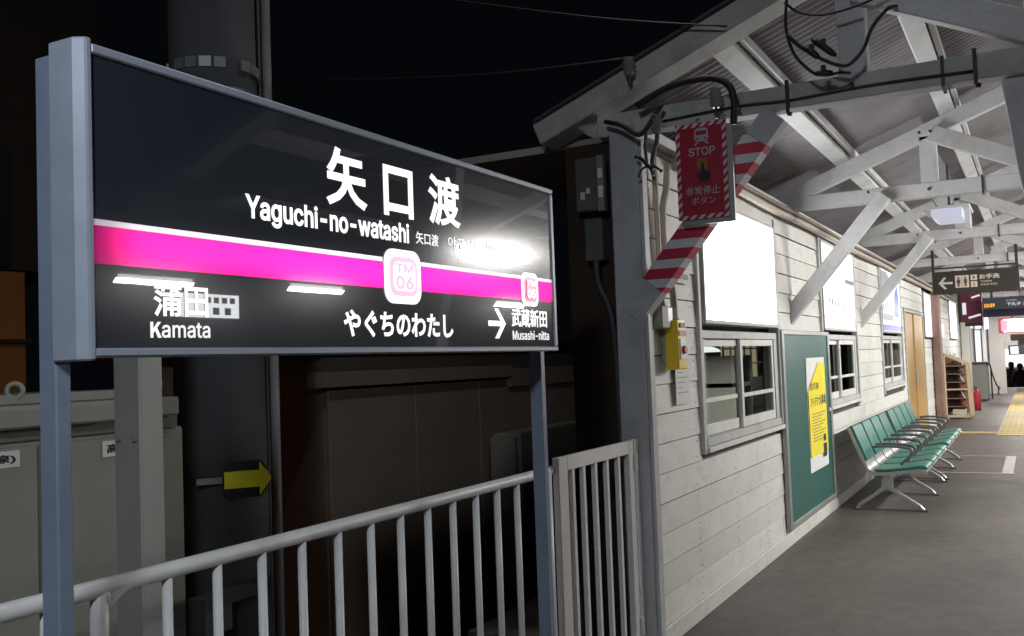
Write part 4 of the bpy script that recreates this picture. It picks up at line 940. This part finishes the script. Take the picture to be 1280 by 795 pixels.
rl = thing('advertising_box', 'glowing white hanging advertising box with red side at the far end', 'lit box', (28, .2, 2))
obj('face', MB().box(28.0, 28.02, -.9, .72, 1.85, 2.17), M['panel_lit'], rl)
obj('pink_band', MB().box(27.993, 27.999, .62, .78, 1.87, 2.15), M['panel_pink'], rl)
obj('casing', MB().box(28.02, 28.35, -.9, .84, 1.82, 2.20), M['red'], rl, bevel=.01)
obj('hanger', MB().box(28.15, 28.2, .5, .55, 2.2, 2.75), M['dark'], rl)
tag(obj('ceiling_unit', MB().box(30, 30.6, -.5, .62, 1.62, 1.80).box(30.1, 30.5, -.5, .45, 1.5, 1.62), M['cabinet'], bevel=.02), 'grey box unit under the glowing advertising box', 'unit')
sc2 = thing('screen', 'small white lit screen in a dark housing above the far gate hall', 'screen', (33, .5, 1.4))
obj('housing', MB().box(33.9, 33.98, -.3, .78, 1.20, 1.50), M['slate'], sc2)
obj('face', MB().box(33.88, 33.899, .50, .72, 1.23, 1.46), M['panel_lit_soft'], sc2)
hw = tag(obj('hall_wall', MB().box(46, 46.2, -3, 3, -1, 3), M['wallwhite']), 'bright back wall of the ticket hall behind the people', 'wall')
tag(obj('hall_side_wall', MB().box(34.3, 46, 2.2, 2.4, -.86, 3), M['wallwhite']), 'white side wall of the ticket hall past the cross wall', 'wall')
hl = thing('hall_light', 'glowing white light panel in the ticket hall behind the people', 'light', (45.5, .5, 1.1))
obj('face', MB().box(45.6, 45.62, -1.2, 1.25, .62, 1.35), M['panel_lav'], hl)
area('hall_lamp', (43.5, .4, 2.8), (43.5, .4, 0), 2, 2, 160, (1, .97, .93), hl)
obj('frame', MB().box(45.62, 45.7, -1.25, 1.3, .57, 1.40), M['trim'], hl)

# ------------------------------------------------------------------ lamps
def tube_lamp(x, y, z, label, power, name='platform_lamp', L_=1.22, glow='lamp'):
    t = thing(name, label, 'lamp', (x, y, z), 'fluorescent platform lamps')
    obj('housing', MB().prism([(y - .06, z + .05), (y + .06, z + .05), (y + .03, z + .10), (y - .03, z + .10)], 'x', x, x + L_), M['whitebox'], t)
    obj('tube', MB().tube([(x + .03, y, z + .02), (x + L_ - .03, y, z + .02)], 0.024, 10), M[glow], t, smooth=True)
    obj('socket', MB().box(x, x + .028, y - .02, y + .02, z, z + .05).box(x + L_ - .028, x + L_, y - .02, y + .02, z, z + .05), M['whitebox'], t)
    obj('stem', MB().tube([(x + L_ / 2, y, z + .10), (x + L_ / 2, y, zs2(y) - .1 if -2.5 < y < 2.3 else z + .4)], .012), M['dark'], t)
    area('lamp_light', (x + L_ / 2, y + (.05 if y > -4 else 0), z - .03), (x + L_ / 2, y + (1.2 if y < -1 else 0), z - 1.2), L_, .08, power, (1, .97, .93), t)
    return t
tube_lamp(8.2, -2.07, 2.68, 'bare fluorescent tube under the track side of the canopy, first of its row', 110)
tube_lamp(11.4, -2.07, 2.68, 'fluorescent tube between the first and third of the track side row', 110)
tube_lamp(17.8, -2.07, 2.68, 'fluorescent tube between the third and last of the track side row', 110)
tube_lamp(14.6, -2.07, 2.68, 'middle fluorescent tube along the track side of the canopy', 105)
tube_lamp(21.0, -2.07, 2.68, 'last fluorescent tube along the track side of the canopy', 120)
tube_lamp(25.6, .1, 2.62, 'fluorescent tube over the far counter area', 120)
tube_lamp(31.2, .3, 2.62, 'fluorescent tube nearest the far cross wall', 120)
ll = thing('ceiling_luminaire', 'white box luminaire hanging under the second truss', 'luminaire', (9.0, .6, 2.65))
obj('top_plate', MB().box(8.96, 9.5, .43, .80, 2.685, 2.705), M['whitebox'], ll, bevel=.003)
obj('diffuser', MB().prism([(.49, 2.60), (.70, 2.60), (.735, 2.625), (.735, 2.684), (.49, 2.684)], 'x', 8.99, 9.47), M['lamp_dim'], ll, bevel=.004)
for x in (9.02, 9.2): obj('bracket', MB().box(x, x + .04, .435, .475, 2.52, 2.684), M['whitebox'], ll)
obj('stem', MB().tube([(9.2, .6, 2.705), (9.2, .6, 3.1)], .012).tube([(9.1, .68, 2.70), (8.4, .7, 2.76)], .008), M['dark'], ll)
# lamp behind the camera at the open end of the platform
pl_ = thing('pole_lamp', 'cool white lamp on a slim pole at the open end of the platform', 'lamp', (-.45, .2, 0))
obj('pole', MB().tube([(-.45, -.6, 0), (-.45, -.6, 3.05)], .04, 12), M['column'], pl_, smooth=True)
obj('arm', MB().tube([(-.45, -.6, 3.03), (-.45, .35, 3.05)], .02, 10), M['column'], pl_)
hd_ = obj('lamp_head', MB().box(-.75, -.15, .15, .5, 2.98, 3.06), M['whitebox'], pl_, bevel=.01)
obj('lamp_glass', MB().box(-.73, -.17, .17, .48, 2.965, 2.978), emit('cool_lamp_glass', (.75, .85, 1), 4), hd_)
area('pole_lamp_light', (-.45, .32, 2.94), (.6, 1.1, 1.3), .5, .28, 72, (.84, .91, 1), pl_)

sl = thing('street_lamp', 'street lamp on a long arm high on the utility pole, above the name sign', 'street lamp', (3.06, 3.08, 5.5))
obj('arm', MB().tube([(3.06, 3.0, 5.4), (3.9, 2.2, 5.75), (4.25, 1.75, 5.8)], .03, 10), M['column'], sl)
lh = obj('lamp_head', MB().box(4.1, 4.4, 1.3, 1.8, 5.74, 5.86), M['whitebox'], sl, bevel=.02)
obj('lamp_glass', MB().box(4.13, 4.37, 1.33, 1.77, 5.725, 5.738), emit('street_lamp_glass', (.95, .97, 1), 4), lh)
area('street_lamp_light', (4.25, 1.55, 5.71), (4.0, 2.4, 0),   .4, .24, 30, (.93, .96, 1), sl)

# ================================================================== OPPOSITE PLATFORM (mirrored in the sign)
struct('opposite_platform', MB().box(-10, 40, -12, -6.0, -1.2, 0), M['floor'])
struct('opposite_wall', MB().box(-10, 40, -12.2, -12, 0, 3.4), M['wallwhite'])
struct('opposite_roof', MB().box(5, 34, -12.2, -5.6, 3.15, 3.25), M['sheet'])
for x, y, lab in ((10.5, -6.3, 'second lamp over the opposite platform'), (16.6, -6.4, 'third lamp over the opposite platform'), (7.9, -6.7, 'first lamp over the opposite platform')):
    tube_lamp(x, y, 2.70, lab, 35, glow='lamp_far')
obb = thing('opposite_billboard', 'white lit notice panel over the opposite platform, mirrored in the name sign', 'lit panel', (9.7, -7.0, 2.4))
obj('face', MB().box(9.2, 10.25, -7.02, -7.0, 2.28, 2.6), emit('billboard_glow', (.95, .97, 1), 14), obb)
for k in range(4): obj('printed_block', MB().box(9.62 + k * .15, 9.72 + k * .15, -6.999, -6.997, 2.48, 2.56), M['ink_grey'], obb)
for k in range(2): obj('printed_block', MB().box(9.75 + k * .22, 9.87 + k * .22, -6.999, -6.997, 2.32, 2.42), M['ink_grey'], obb)
obj('frame', MB().box(9.15, 10.3, -7.10, -7.025, 2.23, 2.65), M['dark'], obb)
for x in (9.3, 10.1): obj('hanger', MB().box(x, x + .04, -7.08, -7.04, 2.65, 3.15), M['dark'], obb)

# ================================================================== PEOPLE at the far end (standing on the lower floor)
def person(label, x, y, z, h, turn):
    t = thing('person', label, 'person', (x, y, z))
    me = bpy.data.meshes.new('body'); bm = bmesh.new()
    S = h / 1.7
    J = {'pel': (0, 0, .95, .16), 'waist': (0, 0, 1.08, .16), 'chest': (0, 0, 1.30, .19), 'neck': (0, 0, 1.46, .075), 'head0': (.01, 0, 1.56, .095), 'head1': (.015, 0, 1.64, .10),
         'shL': (0, .17, 1.40, .095), 'elL': (.02, .26, 1.14, .075), 'haL': (.12, .22, .92, .06), 'shR': (0, -.17, 1.40, .095), 'elR': (.02, -.26, 1.14, .075), 'haR': (.12, -.22, .92, .06),
         'hpL': (0, .09, .88, .12), 'knL': (.03, .10, .48, .085), 'anL': (0, .10, .08, .06), 'toL': (.14, .11, .04, .045), 'hpR': (0, -.09, .88, .12), 'knR': (.0, -.10, .48, .085), 'anR': (-.04, -.10, .08, .06), 'toR': (.10, -.11, .04, .045)}
    E_ = [('pel', 'waist'), ('waist', 'chest'), ('chest', 'neck'), ('neck', 'head0'), ('head0', 'head1'), ('chest', 'shL'), ('shL', 'elL'), ('elL', 'haL'), ('chest', 'shR'), ('shR', 'elR'), ('elR', 'haR'), ('pel', 'hpL'), ('hpL', 'knL'), ('knL', 'anL'), ('anL', 'toL'), ('pel', 'hpR'), ('hpR', 'knR'), ('knR', 'anR'), ('anR', 'toR')]
    keys = list(J); vs = []
    ct_, st_ = math.cos(turn), math.sin(turn)
    for k_ in keys:
        a, b_, c, r = J[k_]; vs.append(((a * ct_ - b_ * st_) * S, (a * st_ + b_ * ct_) * S, c * S))
    me.from_pydata(vs, [(keys.index(a), keys.index(b_)) for a, b_ in E_], []); bm.free()
    o = bpy.data.objects.new('body', me); COL.objects.link(o)
    md = o.modifiers.new('skin', 'SKIN')
    for i, k_ in enumerate(keys):
        r = J[k_][3] * S * (1.3 if k_[:2] not in ('ne', 'he') else 1); me.skin_vertices[0].data[i].radius = (r, r)
    me.skin_vertices[0].data[0].use_root = True
    o.modifiers.new('sub', 'SUBSURF').levels = 1
    dg = bpy.context.evaluated_depsgraph_get(); dg.update()
    m2 = bpy.data.meshes.new_from_object(o.evaluated_get(dg)); bpy.data.objects.remove(o)
    for p in m2.polygons: p.use_smooth = True
    m2.materials.clear(); m2.materials.append(M['coat'])
    o = bpy.data.objects.new('body', m2); COL.objects.link(o); o.parent = t
    hm = MB(); n = 12
    hm.tube([(x - .015, y, z + 1.50 * S), (x - .015, y, z + 1.56 * S), (x - .01, y, z + 1.66 * S), (x, y, z + 1.74 * S), (x, y, z + 1.76 * S)], [.06, .098, .112, .08, .02], n)
    obj('hair', hm, M['hair'], t, smooth=True)
    return t
person('person in a dark coat seen from behind, left of the two at the far end', 42.0, .90, -.86, 1.68, 0)
person('person in a dark coat seen from behind, cut by the right picture edge', 41.6, .60, -.86, 1.62, .3)
